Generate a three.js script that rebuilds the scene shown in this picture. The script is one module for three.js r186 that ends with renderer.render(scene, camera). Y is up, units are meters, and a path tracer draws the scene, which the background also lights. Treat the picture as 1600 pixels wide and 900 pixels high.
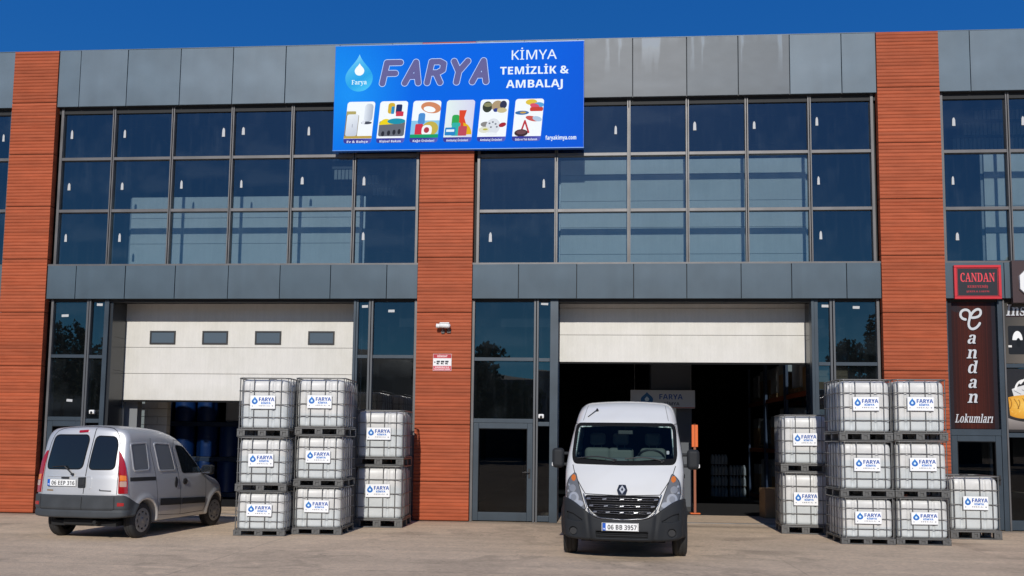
import * as THREE from 'three';
import { mergeGeometries } from 'three/addons/utils/BufferGeometryUtils.js';
import { RoundedBoxGeometry } from 'three/addons/geometries/RoundedBoxGeometry.js';

// ---------- camera, sky, sun, exposure ----------
const scene = new THREE.Scene();
const camera = new THREE.PerspectiveCamera(2 * Math.atan(558 / 1450) * 180 / Math.PI, 1600 / 1116, 0.1, 3000);
{
  const yaw = -0.0805, pitch = 0.0907, roll = -0.0118;
  const fwd = new THREE.Vector3(Math.sin(yaw) * Math.cos(pitch), Math.sin(pitch), -Math.cos(yaw) * Math.cos(pitch));
  const right = new THREE.Vector3(Math.cos(yaw), 0, Math.sin(yaw));
  const up = new THREE.Vector3().crossVectors(right, fwd);
  const r = right.clone().multiplyScalar(Math.cos(roll)).addScaledVector(up, -Math.sin(roll));
  const u = right.clone().multiplyScalar(Math.sin(roll)).addScaledVector(up, Math.cos(roll));
  camera.position.set(0, 1.7, 19.745);
  camera.quaternion.setFromRotationMatrix(new THREE.Matrix4().makeBasis(r, u, fwd.clone().negate()));
  camera.setViewOffset(1600, 1116, 0, 0, 1600, 900);
}
const SUN = new THREE.Vector3(-0.06, 0.577, 1).normalize();
{ // clear deep blue autumn sky, paler towards the horizon and a little towards the sun
  const w = 512, h = 256, d = new Float32Array(w * h * 4);
  for (let j = 0; j < h; j++) for (let i = 0; i < w; i++) {
    const el = ((j + 0.5) / h - 0.5) * Math.PI, az = ((i + 0.5) / w - 0.5) * 2 * Math.PI;
    const s = Math.max(0, Math.sin(el));
    const dir = new THREE.Vector3(Math.cos(el) * Math.cos(az), Math.sin(el), Math.cos(el) * Math.sin(az));
    const sd = Math.max(0, dir.dot(SUN));
    const hz = Math.exp(-s * 9), glow = Math.pow(sd, 8) * 0.18 + Math.pow(sd, 60) * 0.9;
    const k = (j * w + i) * 4;
    const zt = Math.min(1, Math.max(0, (s - 0.3) / 0.7)), zen = 1 - 0.5 * zt * zt * (3 - 2 * zt);
    d[k] = (0.0075 + 0.15 * hz) * zen + 0.5 * glow * 0.35;
    d[k + 1] = (0.096 + 0.52 * hz) * zen + 0.5 * glow * 0.4;
    d[k + 2] = (0.385 + 0.4 * hz) * zen + 0.5 * glow * 0.5;
    d[k + 3] = 1;
  }
  const t = new THREE.DataTexture(d, w, h, THREE.RGBAFormat, THREE.FloatType);
  t.mapping = THREE.EquirectangularReflectionMapping; t.magFilter = THREE.LinearFilter; t.minFilter = THREE.LinearFilter; t.needsUpdate = true;
  scene.background = t; scene.environment = t;
}
const sun = new THREE.DirectionalLight(new THREE.Color(1, 0.958, 0.885), 3.35);
sun.position.copy(SUN).multiplyScalar(60); sun.target.position.set(-2, 3, 0); scene.add(sun, sun.target);
sun.castShadow = true; sun.shadow.mapSize.set(4096, 4096);
Object.assign(sun.shadow.camera, { left: -30, right: 30, top: 22, bottom: -22, near: 1, far: 140 });
const renderer = new THREE.WebGLRenderer({ antialias: true });
renderer.toneMapping = THREE.LinearToneMapping; renderer.toneMappingExposure = 1;
renderer.shadowMap.enabled = true;

// ---------- helpers ----------
let seed = 7;
const rnd = () => { seed = (seed + 0x6d2b79f5) | 0; let t = Math.imul(seed ^ (seed >>> 15), 1 | seed); t = (t + Math.imul(t ^ (t >>> 7), 61 | t)) ^ t; return ((t ^ (t >>> 14)) >>> 0) / 4294967296; };
const rr = (a, b) => a + (b - a) * rnd();
const clamp = (x, a = 0, b = 1) => Math.min(b, Math.max(a, x));
const sstep = (a, b, x) => { const t = clamp((x - a) / (b - a)); return t * t * (3 - 2 * t); };
const lerp = (a, b, t) => a + (b - a) * t;
const hash = (x, y) => { let n = Math.imul(x, 374761393) + Math.imul(y, 668265263) | 0; n = Math.imul(n ^ (n >>> 13), 1274126177); return ((n ^ (n >>> 16)) >>> 0) / 4294967296; };
function noise(x, y, p = 1e9, q = p) { // value noise, period p by q cells
  const xi = Math.floor(x), yi = Math.floor(y), fx = x - xi, fy = y - yi, u = fx * fx * (3 - 2 * fx), v = fy * fy * (3 - 2 * fy);
  const x0 = ((xi % p) + p) % p, x1 = (x0 + 1) % p, y0 = ((yi % q) + q) % q, y1 = (y0 + 1) % q;
  return lerp(lerp(hash(x0, y0), hash(x1, y0), u), lerp(hash(x0, y1), hash(x1, y1), u), v);
}
function fbm(x, y, o = 4, p = 1e9, q = p) { let s = 0, a = 0.5, t = 0; for (let i = 0; i < o; i++) { s += a * noise(x + i * 17.3, y + i * 9.1, p, q); t += a; a *= 0.5; x *= 2; y *= 2; p *= 2; q *= 2; } return s / t; }
function dataTex(w, h, fn, srgb = true) {
  const d = new Uint8Array(w * h * 4);
  for (let j = 0; j < h; j++) for (let i = 0; i < w; i++) { const c = fn(i / w, j / h), k = (j * w + i) * 4; d[k] = clamp(c[0]) * 255; d[k + 1] = clamp(c[1]) * 255; d[k + 2] = clamp(c[2]) * 255; d[k + 3] = 255; }
  const t = new THREE.DataTexture(d, w, h); t.wrapS = t.wrapT = THREE.RepeatWrapping; t.magFilter = THREE.LinearFilter; t.minFilter = THREE.LinearMipmapLinearFilter; t.generateMipmaps = true;
  if (srgb) t.colorSpace = THREE.SRGBColorSpace; t.needsUpdate = true; return t;
}
const grey = (fn) => (u, v) => { const g = fn(u, v); return [g, g, g]; };
function rep(t, x, y = x) { const c = t.clone(); c.repeat.set(x, y); c.needsUpdate = true; return c; }
function canvasTex(w, h, draw) {
  const c = document.createElement('canvas'); c.width = w; c.height = h; draw(c.getContext('2d'), w, h);
  const t = new THREE.CanvasTexture(c); t.colorSpace = THREE.SRGBColorSpace; t.magFilter = THREE.LinearFilter; t.anisotropy = 8; return t;
}
const mat = (r, g, b, rough = 0.6, metal = 0, extra = {}) => new THREE.MeshPhysicalMaterial({ color: new THREE.Color().setRGB(r, g, b), roughness: rough, metalness: metal, ...extra });
function clean(g) { g = g.index ? g.toNonIndexed() : g; for (const k of Object.keys(g.attributes)) if (!['position', 'normal', 'uv'].includes(k)) g.deleteAttribute(k); if (!g.attributes.normal) g.computeVertexNormals(); if (!g.attributes.uv) g.setAttribute('uv', new THREE.BufferAttribute(new Float32Array(g.attributes.position.count * 2), 2)); g.morphAttributes = {}; return g; }
function boxUV(g) { // uv in metres, by the face's main direction
  const p = g.attributes.position, n = g.attributes.normal, uv = new Float32Array(p.count * 2);
  for (let i = 0; i < p.count; i++) {
    const ax = Math.abs(n.getX(i)), ay = Math.abs(n.getY(i)), az = Math.abs(n.getZ(i));
    if (az >= ax && az >= ay) { uv[2 * i] = p.getX(i); uv[2 * i + 1] = p.getY(i); } else if (ax >= ay) { uv[2 * i] = p.getZ(i); uv[2 * i + 1] = p.getY(i); } else { uv[2 * i] = p.getX(i); uv[2 * i + 1] = p.getZ(i); }
  }
  g.setAttribute('uv', new THREE.BufferAttribute(uv, 2)); return g;
}
const merge = (list) => mergeGeometries(list.map(clean));
const box = (x0, x1, y0, y1, z0, z1) => { const g = new THREE.BoxGeometry(Math.abs(x1 - x0), Math.abs(y1 - y0), Math.abs(z1 - z0)); g.translate((x0 + x1) / 2, (y0 + y1) / 2, (z0 + z1) / 2); return boxUV(clean(g)); };
const rbox = (x0, x1, y0, y1, z0, z1, r = 0.01, s = 2) => { const g = new RoundedBoxGeometry(Math.abs(x1 - x0), Math.abs(y1 - y0), Math.abs(z1 - z0), s, r); g.translate((x0 + x1) / 2, (y0 + y1) / 2, (z0 + z1) / 2); return boxUV(clean(g)); };
const V = (x, y, z) => new THREE.Vector3(x, y, z);
function rod(a, b, r, seg = 6, r2 = r) { const d = b.clone().sub(a), g = new THREE.CylinderGeometry(r2, r, d.length(), seg); g.applyQuaternion(new THREE.Quaternion().setFromUnitVectors(V(0, 1, 0), d.clone().normalize())); g.translate((a.x + b.x) / 2, (a.y + b.y) / 2, (a.z + b.z) / 2); return clean(g); }
const tube = (pts, r, n = 24, seg = 6, closed = false) => clean(new THREE.TubeGeometry(new THREE.CatmullRomCurve3(pts, closed), n, r, seg, closed));
const names = {};
const numbered = (n) => { const k = names[n] = (names[n] ?? -1) + 1; return k ? n + '_' + String(k).padStart(3, '0') : n; };
function tag(o, label, category, group, kind) { Object.assign(o.userData, { label, category }); if (group) o.userData.group = group; if (kind) o.userData.kind = kind; return o; }
function thing(name, label, category, [x, y, z] = [0, 0, 0], turn = 0, group) { const o = new THREE.Group(); o.name = numbered(name); o.position.set(x, y, z); o.rotation.y = turn; scene.add(o); return tag(o, label, category, group); }
function P(parent, name, geo, m, label) { const o = new THREE.Mesh(geo, m); o.name = numbered(name); o.castShadow = o.receiveShadow = true; if (label) o.userData.label = label; parent.add(o); return o; }
function G(parent, name) { const o = new THREE.Group(); o.name = numbered(name); parent.add(o); return o; }
const plane = (w, h, x = 0, y = 0, z = 0) => { const g = new THREE.PlaneGeometry(w, h); g.translate(x, y, z); return g; };

// ---------- textures and materials ----------
const fineBump = dataTex(512, 512, grey((u, v) => 0.5 * noise(u * 256, v * 256, 256) + 0.5 * noise(u * 64, v * 64, 64)), false);
const T = {};
T.ground = dataTex(2048, 2048, (u, v) => { // one tile = 32 m of worn, dusty concrete
  const x = u * 32, y = v * 32;
  const big = fbm(u * 8, v * 8, 4, 8), mid = fbm(u * 48, v * 48, 4, 48), fine = noise(u * 1024, v * 1024, 1024), sp = noise(u * 512, v * 512, 512);
  const streak = fbm(u * 10, v * 120, 3, 10, 120), wear = fbm(u * 24 + 5 * big, v * 14 + 3 * mid, 3, 24, 14);
  let t = 0.985 + 0.13 * (big - 0.5) + 0.13 * (mid - 0.5) + 0.1 * (streak - 0.5) + 0.09 * (fine - 0.5) + 0.06 * (sp - 0.5) - 0.1 * sstep(0.6, 0.8, wear);
  const stain = sstep(0.7, 0.85, fbm(u * 20 + 3, v * 20 + 8, 3, 20)); t -= 0.1 * stain;
  const c1 = Math.abs(fbm(u * 12 + 2 * mid, v * 12, 4, 12) - 0.5); if (c1 < 0.0022) t -= 0.2 * (1 - c1 / 0.0022);   // hairline cracks
  const wx = (u - 0.5) * 32, wz = (0.33 - v) * 32; // metres from the middle of the front
  if (wz > -0.1 && wz < 0.6) t -= (0.16 + 0.3 * (mid - 0.4)) * (1 - sstep(0.02, 0.5, wz)); // grime at the foot of the wall
  for (const [cx, bend] of [[-0.25, 0.03], [1.4, 0.03], [-8.95, -0.03], [-7.55, -0.03]]) { const e = Math.abs(wx - cx - bend * wz * wz * 0.3); if (e < 0.16 && wz > -3 && wz < 14) t -= 0.05 * (1 - e / 0.16) * sstep(0.35, 0.6, fbm(u * 90, v * 30, 3, 90, 30)); }
  for (const jz of [2.55, 7.6]) { const e = Math.abs(wz - jz - 0.03 * (mid - 0.5)); if (e < 0.014) t -= 0.13 * sstep(0.25, 0.5, big); }
  for (const jx of [-10.4, -5.2, 2.9, 8.3]) { const e = Math.abs(wx - jx - 0.03 * (mid - 0.5)); if (e < 0.013 && wz > 0) t -= 0.11 * sstep(0.3, 0.55, big); }
  if (sp > 0.93) t -= 0.12; if (sp < 0.06) t += 0.07;
  return [0.84 * t, 0.752 * t, 0.672 * t];
});
T.wood = dataTex(1024, 1024, (u, v) => { // printed timber grain running along u; one tile = 1.5 m x 1.5 m
  const g = fbm(u * 5, v * 300, 3, 5, 300), w = fbm(u * 3, v * 60, 4, 3, 60), b = fbm(u * 4, v * 9, 3, 4, 9), dk = sstep(0.62, 0.78, fbm(u * 4, v * 150 + 9, 3, 4, 150));
  const t = 0.9 + 0.1 * (w - 0.5) + 0.08 * (g - 0.5) + 0.12 * (b - 0.5) - 0.05 * dk;
  return [t, t * (0.985 - 0.06 * dk), t * (0.97 - 0.1 * dk)];
});
T.metal = dataTex(1024, 1024, (u, v) => { // brushed sheet with faint rain streaks
  const s = fbm(u * 14, v * 2, 3, 14, 2), c = fbm(u * 4, v * 4, 4, 4), f = noise(u * 512, v * 512, 512);
  const t = 0.9 + 0.16 * (c - 0.5) + 0.07 * (s - 0.5) + 0.03 * (f - 0.5);
  return [t, t, t * 1.005];
});
T.stain = dataTex(1024, 1024, (u, v) => { // chalky run-off below the roof edge, heavier at the top of the sheet
  const s = fbm(u * 22, v * 1, 4, 22, 1), c = fbm(u * 5, v * 5, 4, 5), run = sstep(0.55, 0.8, s) * sstep(0.25, 1, v);
  const t = 0.78 + 0.14 * (c - 0.5) + 0.3 * run + 0.1 * sstep(0.8, 1, v) * noise(u * 30, v * 3);
  return [t * 1.02, t, t * 0.975];
});
T.dust = dataTex(512, 512, (u, v) => { const s = fbm(u * 40, v * 3, 3, 40, 3), b = fbm(u * 5, v * 5, 4, 5), t = 1 - 0.0075 - 0.02 * sstep(0.45, 0.85, b) - 0.02 * sstep(0.55, 0.85, s) * b; return [t, t, t]; }, false);
T.buckle = dataTex(256, 256, grey((u, v) => fbm(u * 5, v * 5, 2, 5)), false);
T.door = dataTex(1024, 1024, (u, v) => { const c = fbm(u * 5, v * 5, 4, 5), s = fbm(u * 60, v * 4, 3, 60, 4), f = noise(u * 400, v * 60, 400, 60); const t = 0.955 + 0.08 * (c - 0.5) + 0.04 * (s - 0.5) + 0.03 * (f - 0.5); return [t, t * 0.988, t * (0.965 + 0.02 * c)]; });
T.doorBump = dataTex(512, 512, grey((u, v) => 0.6 * Math.abs(Math.sin(v * Math.PI * 32)) + 0.4 * noise(u * 128, v * 128, 128)), false);
T.dirt = dataTex(512, 512, (u, v) => { const c = fbm(u * 4, v * 4, 5, 4), f = noise(u * 256, v * 256, 256); const t = 0.9 + 0.16 * (c - 0.5) + 0.06 * (f - 0.5); return [t, t, t]; });
T.ply = dataTex(512, 512, (u, v) => { const t = 0.92 + 0.12 * (fbm(u * 6, v * 6, 4, 6) - 0.5) + 0.04 * Math.sin(v * 180); return [t, t * 0.98, t * 0.96]; });

const M = {
  ground: mat(1, 0.975, 0.88, 0.93, 0, { map: T.ground, bumpMap: rep(fineBump, 22), bumpScale: 0.006 }),
  wood: mat(0.52, 0.132, 0.062, 0.6, 0, { map: rep(T.wood, 1 / 1.5), vertexColors: true, specularIntensity: 0.25 }),
  core: mat(0.012, 0.013, 0.015, 0.7),
  band: [0, 1, 2].map((i) => mat(0.08 + 0.006 * i, 0.124 + 0.006 * i, 0.16 + 0.006 * i, 0.55, 0, { map: rep(T.metal, 0.31 + 0.05 * i, 0.4), bumpMap: rep(T.buckle, 0.4), bumpScale: 0.006, specularIntensity: 0.7 })),
  fascia: [0, 1, 2].map((i) => mat(0.128 + 0.011 * i, 0.184 + 0.01 * i, 0.232 + 0.01 * i, 0.5, 0.05, { map: rep(T.metal, 0.27 + 0.05 * i, 0.4), bumpMap: rep(T.buckle, 0.37), bumpScale: 0.006 })),
  stained: [0, 1].map((i) => mat(0.165 - 0.02 * i, 0.2 - 0.015 * i, 0.245 - 0.012 * i, 0.5, 0.05, { bumpMap: rep(T.buckle, 0.33), bumpScale: 0.006, map: rep(T.stain, 0.33 + 0.07 * i, 0.75) })),
  mullion: mat(0.17, 0.165, 0.165, 0.45, 0.3, { map: rep(T.metal, 0.7) }),
  frame: mat(0.05, 0.072, 0.094, 0.42, 0.2, { map: rep(T.metal, 0.7) }),
  soffit: mat(0.03, 0.034, 0.04, 0.5),
  jamb: mat(0.035, 0.038, 0.042, 0.22, 0.1, { specularIntensity: 1 }),
  glass: mat(0.49, 0.59, 0.64, 0, 0, { transmission: 1, thickness: 0, ior: 2.45, transmissionMap: T.dust }),
  shopGlass: mat(0.36, 0.44, 0.5, 0, 0, { transmission: 1, thickness: 0, ior: 2.15, transmissionMap: T.dust }),
  doorGlass: mat(0.3, 0.35, 0.38, 0, 0, { transmission: 1, thickness: 0, ior: 1.42 }),
  darkGlass: mat(0.05, 0.065, 0.08, 0.05, 0, { ior: 1.9 }),
  door: mat(0.755, 0.75, 0.715, 0.55, 0, { map: rep(T.door, 0.4), bumpMap: rep(T.doorBump, 2), bumpScale: 0.0015 }),
  seam: mat(0.12, 0.12, 0.12, 0.8),
  rubber: mat(0.009, 0.009, 0.01, 0.75, 0, { specularIntensity: 0.3 }),
  black: mat(0.02, 0.02, 0.022, 0.5),
  white: mat(0.8, 0.8, 0.79, 0.5),
  sticker: mat(0.5, 0.51, 0.52, 0.6),
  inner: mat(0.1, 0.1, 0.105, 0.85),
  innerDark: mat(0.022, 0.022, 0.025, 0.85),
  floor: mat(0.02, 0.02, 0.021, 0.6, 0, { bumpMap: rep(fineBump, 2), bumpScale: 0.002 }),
  brick: mat(0.55, 0.54, 0.5, 0.8),
  orange: mat(0.75, 0.14, 0.018, 0.5),
  blue: mat(0.008, 0.042, 0.17, 0.4),
  carton: mat(0.38, 0.24, 0.12, 0.85, 0, { map: T.dirt }),
  steel: mat(0.42, 0.42, 0.42, 0.42, 0.75, { map: rep(T.dirt, 1.4) }),
  cage: mat(0.2, 0.198, 0.192, 0.45, 0.5),
  pallet: mat(0.17, 0.17, 0.168, 0.5, 0.45, { map: rep(T.dirt, 1.7) }),
};

// ---------- ground ----------
{
  const g = new THREE.PlaneGeometry(900, 900, 1, 1); g.rotateX(-Math.PI / 2);
  const uv = g.attributes.uv; for (let i = 0; i < uv.count; i++) uv.setXY(i, (uv.getX(i) - 0.5) * 900 / 32 + 0.5, (uv.getY(i) - 0.5) * 900 / 32 + 0.33);
  const o = new THREE.Mesh(g, M.ground); o.name = 'ground'; o.receiveShadow = true; o.userData.kind = 'structure'; o.userData.label = 'pale dusty concrete yard in front of the building'; scene.add(o);
}

// ---------- the building ----------
const H = { roof: 10.533, fas: 9.2, bandT: 5.527, bandB: 4.766 };
const bld = thing('industrial_building', 'two-storey unit with dark glazing, grey metal panels and red-brown slatted columns', 'building');
const columns = [[-23.0, -21.9], [-13.175, -12.114], [-3.672, -2.477], [6.143, 7.43], [16.3, 17.5]];
function ribPanel(w, h, tone) { // timber-look siding: convex slats with shaded grooves, front face at z = 0
  const n = Math.max(4, Math.round(h / 0.0755)), p = h / n, pos = [], nor = [], uv = [], col = [], ou = rr(0, 5), ov = rr(0, 5);
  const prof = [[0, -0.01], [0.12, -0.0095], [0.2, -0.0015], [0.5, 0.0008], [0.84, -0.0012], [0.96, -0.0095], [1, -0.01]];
  for (let i = 0; i < n; i++) {
    const c = tone * rr(0.9, 1.08), hue = rr(-0.03, 0.03);
    for (let k = 0; k + 1 < prof.length; k++) {
      const [a, za] = prof[k], [b, zb] = prof[k + 1], y0 = (i + a) * p, y1 = (i + b) * p;
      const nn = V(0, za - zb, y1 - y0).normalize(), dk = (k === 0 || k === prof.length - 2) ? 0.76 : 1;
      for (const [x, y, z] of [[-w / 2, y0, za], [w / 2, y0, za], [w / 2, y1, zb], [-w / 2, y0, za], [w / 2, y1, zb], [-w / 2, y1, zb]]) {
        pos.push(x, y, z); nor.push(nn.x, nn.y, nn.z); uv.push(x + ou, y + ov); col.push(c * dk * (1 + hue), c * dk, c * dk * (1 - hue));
      }
    }
    for (const s of [-1, 1]) for (const [y, z] of (s > 0 ? [[0, -0.004], [0, -0.16], [1, -0.16], [0, -0.004], [1, -0.16], [1, -0.004]] : [[0, -0.004], [1, -0.16], [0, -0.16], [0, -0.004], [1, -0.004], [1, -0.16]])) {
      pos.push(s * w / 2, (i + y) * p, z); nor.push(s, 0, 0); uv.push(z + ou, (i + y) * p + ov); col.push(c, c, c);
    }
  }
  const g = new THREE.BufferGeometry();
  g.setAttribute('position', new THREE.Float32BufferAttribute(pos, 3)); g.setAttribute('normal', new THREE.Float32BufferAttribute(nor, 3));
  g.setAttribute('uv', new THREE.Float32BufferAttribute(uv, 2)); g.setAttribute('color', new THREE.Float32BufferAttribute(col, 3)); return g;
}
for (const [x0, x1] of columns) {
  const c = G(bld, 'cladding_column'), w = x1 - x0 - 0.004, xm = (x0 + x1) / 2;
  P(c, 'column_core', box(x0 + 0.03, x1 - 0.03, 0, H.roof - 0.02, -0.45, -0.1), M.core);
  for (let y = H.roof, k = 0; y > 0.05; y = H.roof - 1.23 - 1.21 * k, k++) {
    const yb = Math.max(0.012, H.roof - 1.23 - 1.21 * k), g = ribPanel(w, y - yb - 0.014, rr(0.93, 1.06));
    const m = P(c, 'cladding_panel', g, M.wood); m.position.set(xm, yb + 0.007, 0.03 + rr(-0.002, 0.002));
  }
}
const bays = [[-21.9, -13.175], [-12.114, -3.672], [-2.477, 6.143], [7.43, 16.3]];
const seams = {
  fas: [[-20.7, -19.5, -18.3, -17.1, -15.9, -14.7], [-11.6, -10.48, -9.23, -8.005, -6.784, -5.55, -4.35], [-1.4, -0.22, 0.975, 2.141, 3.241, 4.332, 5.422], [8.086, 9.3, 10.5, 11.7, 12.9, 14.1, 15.3]],
  band: [[-20.7, -19.5, -18.3, -17.1, -15.9, -14.7], [-11.44, -10.292, -9.139, -7.923, -6.748, -5.612, -4.359], [-1.473, -0.219, 0.996, 2.118, 3.256, 4.305, 5.436], [8.62, 9.8, 11, 12.2, 13.4, 14.6, 15.6]],
};
const roofFascia = G(bld, 'roof_fascia'), band = G(bld, 'panel_band');
bays.forEach(([x0, x1], b) => {
  for (const [grp, list, yb, yt, mats, nm] of [[roofFascia, seams.fas[b], H.fas, H.roof, M.fascia, 'fascia_panel'], [band, seams.band[b], H.bandB, H.bandT, M.band, 'band_panel']]) {
    const xs = [x0, ...list, x1];
    for (let i = 0; i + 1 < xs.length; i++) {
      const m = nm === 'fascia_panel' && b === 2 && i < 6 ? M.stained[i < 4 ? 0 : 1] : mats[Math.floor(rnd() * 3)];
      const w = xs[i + 1] - xs[i] - 0.014, h = yt - yb - 0.01, g = rbox(-w / 2, w / 2, 0, h, -0.04, 0, 0.006, 1);
      const uv = g.attributes.uv, ou = rr(0, 9); for (let k = 0; k < uv.count; k++) uv.setX(k, uv.getX(k) + ou);
      const o = P(grp, nm, g, m); o.position.set((xs[i] + xs[i + 1]) / 2, yb + 0.005, 0.001); o.rotation.set(rr(-0.004, 0.004), rr(-0.004, 0.004), 0);
    }
  }
  P(roofFascia, 'soffit', box(x0, x1, H.fas + 0.005, H.fas + 0.05, -0.5, -0.045), M.soffit);
  P(roofFascia, 'backing', box(x0, x1, H.fas + 0.06, H.roof - 0.012, -0.14, -0.045), M.core);
  P(band, 'soffit', box(x0, x1, H.bandB + 0.004, H.bandB + 0.05, -0.78, -0.045), M.core);
  P(roofFascia, 'shade_strip', box(x0, x1, H.fas - 0.125, H.fas + 0.004, -0.24, -0.125), M.core); P(band, 'shade_strip', box(x0, x1, H.bandB - 0.05, H.bandB + 0.003, -0.28, -0.125), M.core);  // black strips added to stand in for the shade under fascia and band
  for (const [xa, xb] of [[x0, x0 + 0.07], [x1 - 0.07, x1]]) P(roofFascia, 'filler', box(xa, xb, H.bandT, H.fas - 0.126, -0.32, -0.2), M.core);
  P(band, 'backing', box(x0, x1, H.bandB + 0.06, H.bandT - 0.012, -0.14, -0.045), M.core);
  P(band, 'sill', box(x0, x1, H.bandT - 0.01, H.bandT + 0.03, -0.34, -0.002), M.mullion);
});
P(roofFascia, 'coping', merge(bays.map(([x0, x1]) => box(x0, x1, H.roof - 0.008, H.roof + 0.006, -0.5, 0.006))), M.fascia[0]);

// upper glazing: one curtain wall per bay, every mullion, transom and pane on its own
const grid = [
  { xs: [-21.84, -20.4, -19.0, -17.6, -16.2, -14.8, -13.24], ys: [8.02, 6.82, 5.6] },
  { xs: [-12.02, -10.787, -9.395, -8.003, -6.611, -5.175, -3.745], ys: [8.01, 6.802, 5.585] },
  { xs: [-2.385, -0.678, 0.898, 2.159, 3.422, 4.752, 6.06], ys: [7.968, 6.722, 5.54] },
  { xs: [7.5, 8.85, 10.2, 11.5, 12.8, 14.1, 16.23], ys: [7.93, 6.7, 5.52] },
];
const stickers = { // bay: [column, row, fraction across, fraction up]
  0: [[5, 0, 0.86, 0.45], [5, 2, 0.86, 0.5]],
  1: [[0, 0, 0.17, 0.5], [1, 0, 0.17, 0.5], [2, 0, 0.84, 0.5], [3, 0, 0.17, 0.52], [4, 0, 0.25, 0.5], [0, 1, 0.17, 0.48], [1, 1, 0.17, 0.48], [2, 1, 0.17, 0.5], [3, 1, 0.17, 0.5], [4, 1, 0.17, 0.55], [5, 1, 0.15, 0.53], [0, 2, 0.16, 0.5], [1, 2, 0.17, 0.5], [5, 2, 0.16, 0.5]],
  2: [[1, 0, 0.82, 0.45], [3, 0, 0.13, 0.5], [4, 0, 0.13, 0.5], [5, 0, 0.13, 0.55], [0, 1, 0.84, 0.5], [5, 1, 0.14, 0.5], [0, 2, 0.16, 0.52], [5, 2, 0.16, 0.52]],
  3: [[0, 0, 0.2, 0.52], [1, 0, 0.25, 0.52], [0, 1, 0.16, 0.5], [0, 2, 0.2, 0.5]],
};
const stickerShape = (() => { const s = new THREE.Shape(); s.moveTo(-0.042, -0.12); s.lineTo(0.042, -0.12); s.lineTo(0.036, 0.05); s.quadraticCurveTo(0.03, 0.1, 0, 0.125); s.quadraticCurveTo(-0.03, 0.1, -0.036, 0.05); return clean(new THREE.ExtrudeGeometry(s, { depth: 0.002, bevelEnabled: false })); })();
const GZ = -0.17;
function paneShape(w, h) { const g = plane(w, h), uv = g.attributes.uv, ou = rr(0, 1), ov = rr(0, 1); for (let i = 0; i < 4; i++) uv.setXY(i, uv.getX(i) * w / 2 + ou, uv.getY(i) * h / 2 + ov); return g; }
grid.forEach(({ xs, ys }, b) => {
  const cw = G(bld, 'curtain_wall'), top = H.fas + 0.003, bot = ys[2];
  xs.forEach((x, i) => {
    const e = i === 0 || i === xs.length - 1, q = 0.036;
    const parts = e ? [rbox(x - 0.03, x + 0.03, bot - 0.03, top, -0.3, -0.1, 0.004, 1)] : [rbox(x - q, x - 0.009, bot - 0.03, top, -0.2, -0.098, 0.004, 1), rbox(x + 0.009, x + q, bot - 0.03, top, -0.2, -0.098, 0.004, 1), box(x - 0.02, x + 0.02, bot - 0.03, top, -0.3, -0.202)];
    P(cw, 'mullion', merge(parts), M.mullion);
  });
  const rows = [top, ...ys];
  for (let i = 0; i + 1 < xs.length; i++) {
    const e0 = i === 0 ? 0.03 : 0.036, e1 = i === xs.length - 2 ? 0.03 : 0.036, x0 = xs[i] + e0 + 0.001, x1 = xs[i + 1] - e1 - 0.001;
    for (let r = 0; r < 3; r++) {
      const yt = rows[r], yb = rows[r + 1];
      if (r < 2) P(cw, 'transom', rbox(x0, x1, yb - 0.034, yb + 0.034, -0.26, -0.106, 0.004, 1), M.mullion);
      const a = r === 2 ? yb : yb + 0.035, t = r === 0 ? yt : yt - 0.035;
      const g = paneShape(x1 - x0, t - a), o = P(cw, 'pane', g, M.glass); o.position.set((x0 + x1) / 2, (a + t) / 2, GZ); o.rotation.set(rr(-0.005, 0.005), rr(-0.006, 0.006), 0);
    }
  }
  for (const [c, r, fx, fy] of stickers[b] || []) {
    const o = P(cw, 'sticker', stickerShape, M.sticker); o.position.set(lerp(xs[c], xs[c + 1], fx), lerp(rows[r + 1], rows[r], fy), -0.16); o.scale.set(rr(0.62, 0.85), rr(0.68, 0.88), 1);
  }
});

// overhead doors: sectional leaves that rise straight up behind the upper glass
function overheadDoor(x0, x1, yb, yt, windows) {
  const d = G(bld, 'overhead_door'), z = -0.8;
  for (let y = yb, k = 0; y < yt - 0.2; k++) {
    const h = windows && k < 2 ? (k ? 0.603 : 0.612) : 0.605, t = Math.min(y + h, yt);
    const o = P(d, 'door_section', rbox(x0, x1, y + 0.004, t - 0.003, z - 0.045, z, 0.007, 2), M.door); o.position.z = rr(-0.002, 0.002);
    y = t;
  }
  P(d, 'bottom_seal', box(x0 + 0.01, x1 - 0.01, yb - 0.035, yb + 0.003, z - 0.035, z - 0.01), M.rubber);
  for (const s of [x0 - 0.03, x1 + 0.03]) P(d, 'guide_rail', box(s - 0.025, s + 0.025, 0.01, yt - 0.01, z - 0.12, z - 0.05), M.steel);
  for (const [a, b2] of windows || []) {
    const y0 = 3.835, y1 = 4.145, e = 0.035;
    P(d, 'window_frame', merge([box(a, b2, y1 - e, y1, z, z + 0.022), box(a, b2, y0, y0 + e, z, z + 0.022), box(a, a + e, y0 + e, y1 - e, z, z + 0.022), box(b2 - e, b2, y0 + e, y1 - e, z, z + 0.022)]), M.black);
    P(d, 'pane', box(a + e, b2 - e, y0 + e, y1 - e, z + 0.004, z + 0.009), M.doorPane);
  }
  return d;
}
M.doorPane = mat(0.1, 0.125, 0.15, 0.15, 0, { ior: 1.6 });
overheadDoor(-10.63, -5.135, 2.545, 7.29, [[-10.035, -9.425], [-8.79, -8.185], [-7.55, -6.937], [-6.31, -5.7]]);
overheadDoor(-0.6, 4.82, 3.47, 8.05);
overheadDoor(8.62, 14.2, 3.3, 8.1);

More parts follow.
